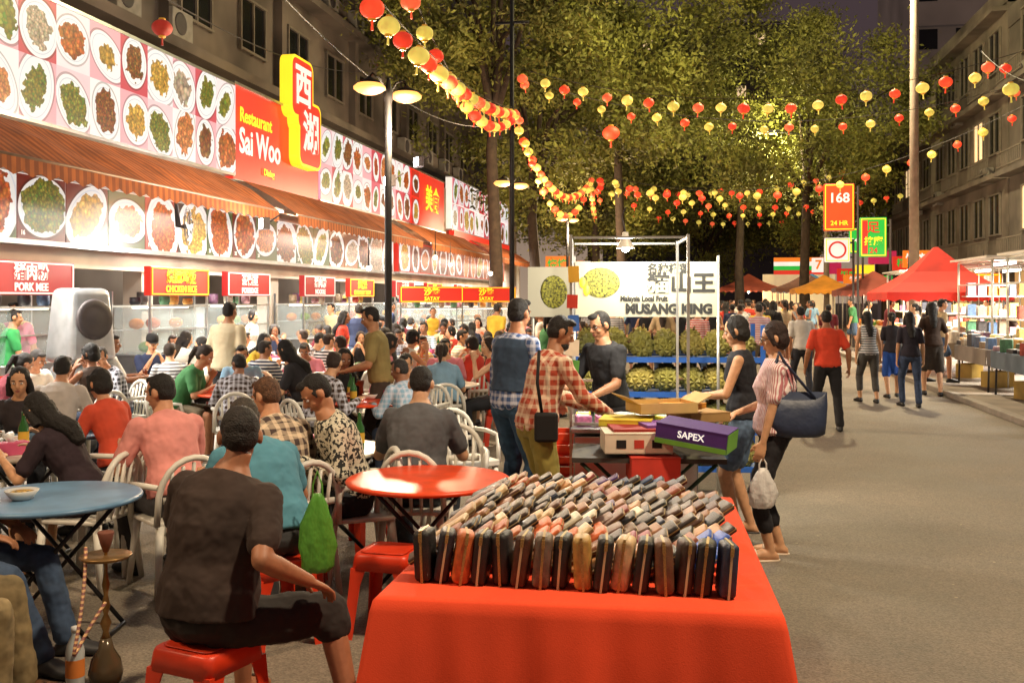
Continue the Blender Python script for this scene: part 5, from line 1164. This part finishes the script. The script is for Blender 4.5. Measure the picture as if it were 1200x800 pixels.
g=G(372,5.1); pbag((g.x,g.y,.40),'#5a9a3a','limp green shopping bag hanging beside the seated diners',1,(.9,.6,1.5))
g=G(640,6.75); e=E('shoulder_bag',(g.x,g.y,.93),YW,'black shoulder bag with strap across the body','bag'); b=MB(); b.box((0,0,0),(.16,.07,.2)); O('bag_body',b,SBLK,e,bevel=.02); b=MB(); b.tube([(-.03,0,.1),(-.06,.0,.3),(-.05,.05,.52)],.012,6); O('strap',b,SBLK,e,True)
# ------------------------------------------------------------ hookah + bottle
g=G(124,4.65); BR=M('hookah_brass',C('#8f7044'),.35,.7,var=.3,ns=20)
e=E('hookah',(g.x,g.y,0),0,'brass hookah pipe standing on the ground','hookah')
b=MB(); b.lathe([(.055,0),(.07,.02),(.078,.06),(.066,.12),(.036,.17),(.024,.22)],20); O('water_base',b,M('hookah_glass',C('#5a4c38'),.12,.2),e,True)
b=MB(); b.lathe([(.024,.21),(.013,.25),(.026,.29),(.010,.33),(.020,.37),(.009,.42),(.018,.47),(.008,.52),(.008,.62),(.015,.64)],16); O('stem',b,BR,e,True)
b=MB(); b.lathe([(.02,.6),(.105,.59),(.118,.603),(.113,.607),(.02,.606)],24); O('tray',b,BR,e,True)
b=MB(); b.lathe([(.012,.62),(.026,.66),(.038,.71),(.034,.715),(.01,.70)],16); O('bowl',b,M('clay',C('#6a3a2a'),.7),e,True)
hp=[]; 
for i in range(26): t=i/25; hp.append((.03+.14*t*sin(3*t)-.12*t,-.05-.25*sin(pi*t),.40-.3*sin(pi*t)*.9+.25*t))
b=MB(); b.tube(hp,.008,8); O('hose',b,M('hookah_hose',C('#7a4a48'),.6,pat='hstripe',col2=C('#c8a070'),k=300),e,True)
g=G(88,4.55); e=E('water_bottle',(g.x,g.y,0),0,'clear plastic water bottle with orange label on the ground','bottle'); b=MB(); b.lathe([(.034,0),(.038,.01),(.038,.17),(.03,.2),(.014,.235),(.014,.25)],16); O('bottle_body',b,M('clear_plastic',C('#d8e0e0'),.1,trans=.35),e,True); b=MB(); b.lathe([(.0385,.07),(.0385,.14)],16,cap=False); O('bottle_label',b,M('orange_label',C('#d8803a'),.5),e,True); b=MB(); b.lathe([(.016,.245),(.016,.265),(.004,.267)],12); O('cap',b,M('cap_white',(.8,.8,.8)),e,True)
e.scale=(1.1,1.1,1.15)
for p0,p1 in(((330,-5,14),(600,140,27)),((180,-10,15),(470,70,40))):
    a=G(p0[0],p0[2]);a.z=ZZ(p0[1],p0[2]);c=G(p1[0],p1[2]);c.z=ZZ(p1[1],p1[2]); b=MB(); b.tube([a.lerp(c,t/20)-V((0,0,.8*4*t/20*(1-t/20))) for t in range(21)],.012,5); O('overhead_cable',b,WIRE,label='dark overhead cable above the street',cat='cable',group='overhead cables')
for m in bpy.data.materials:
    try: m.cycles.emission_sampling='NONE'
    except Exception as ex: print(ex)
print('total',time.time()-T0,len(bpy.data.objects))
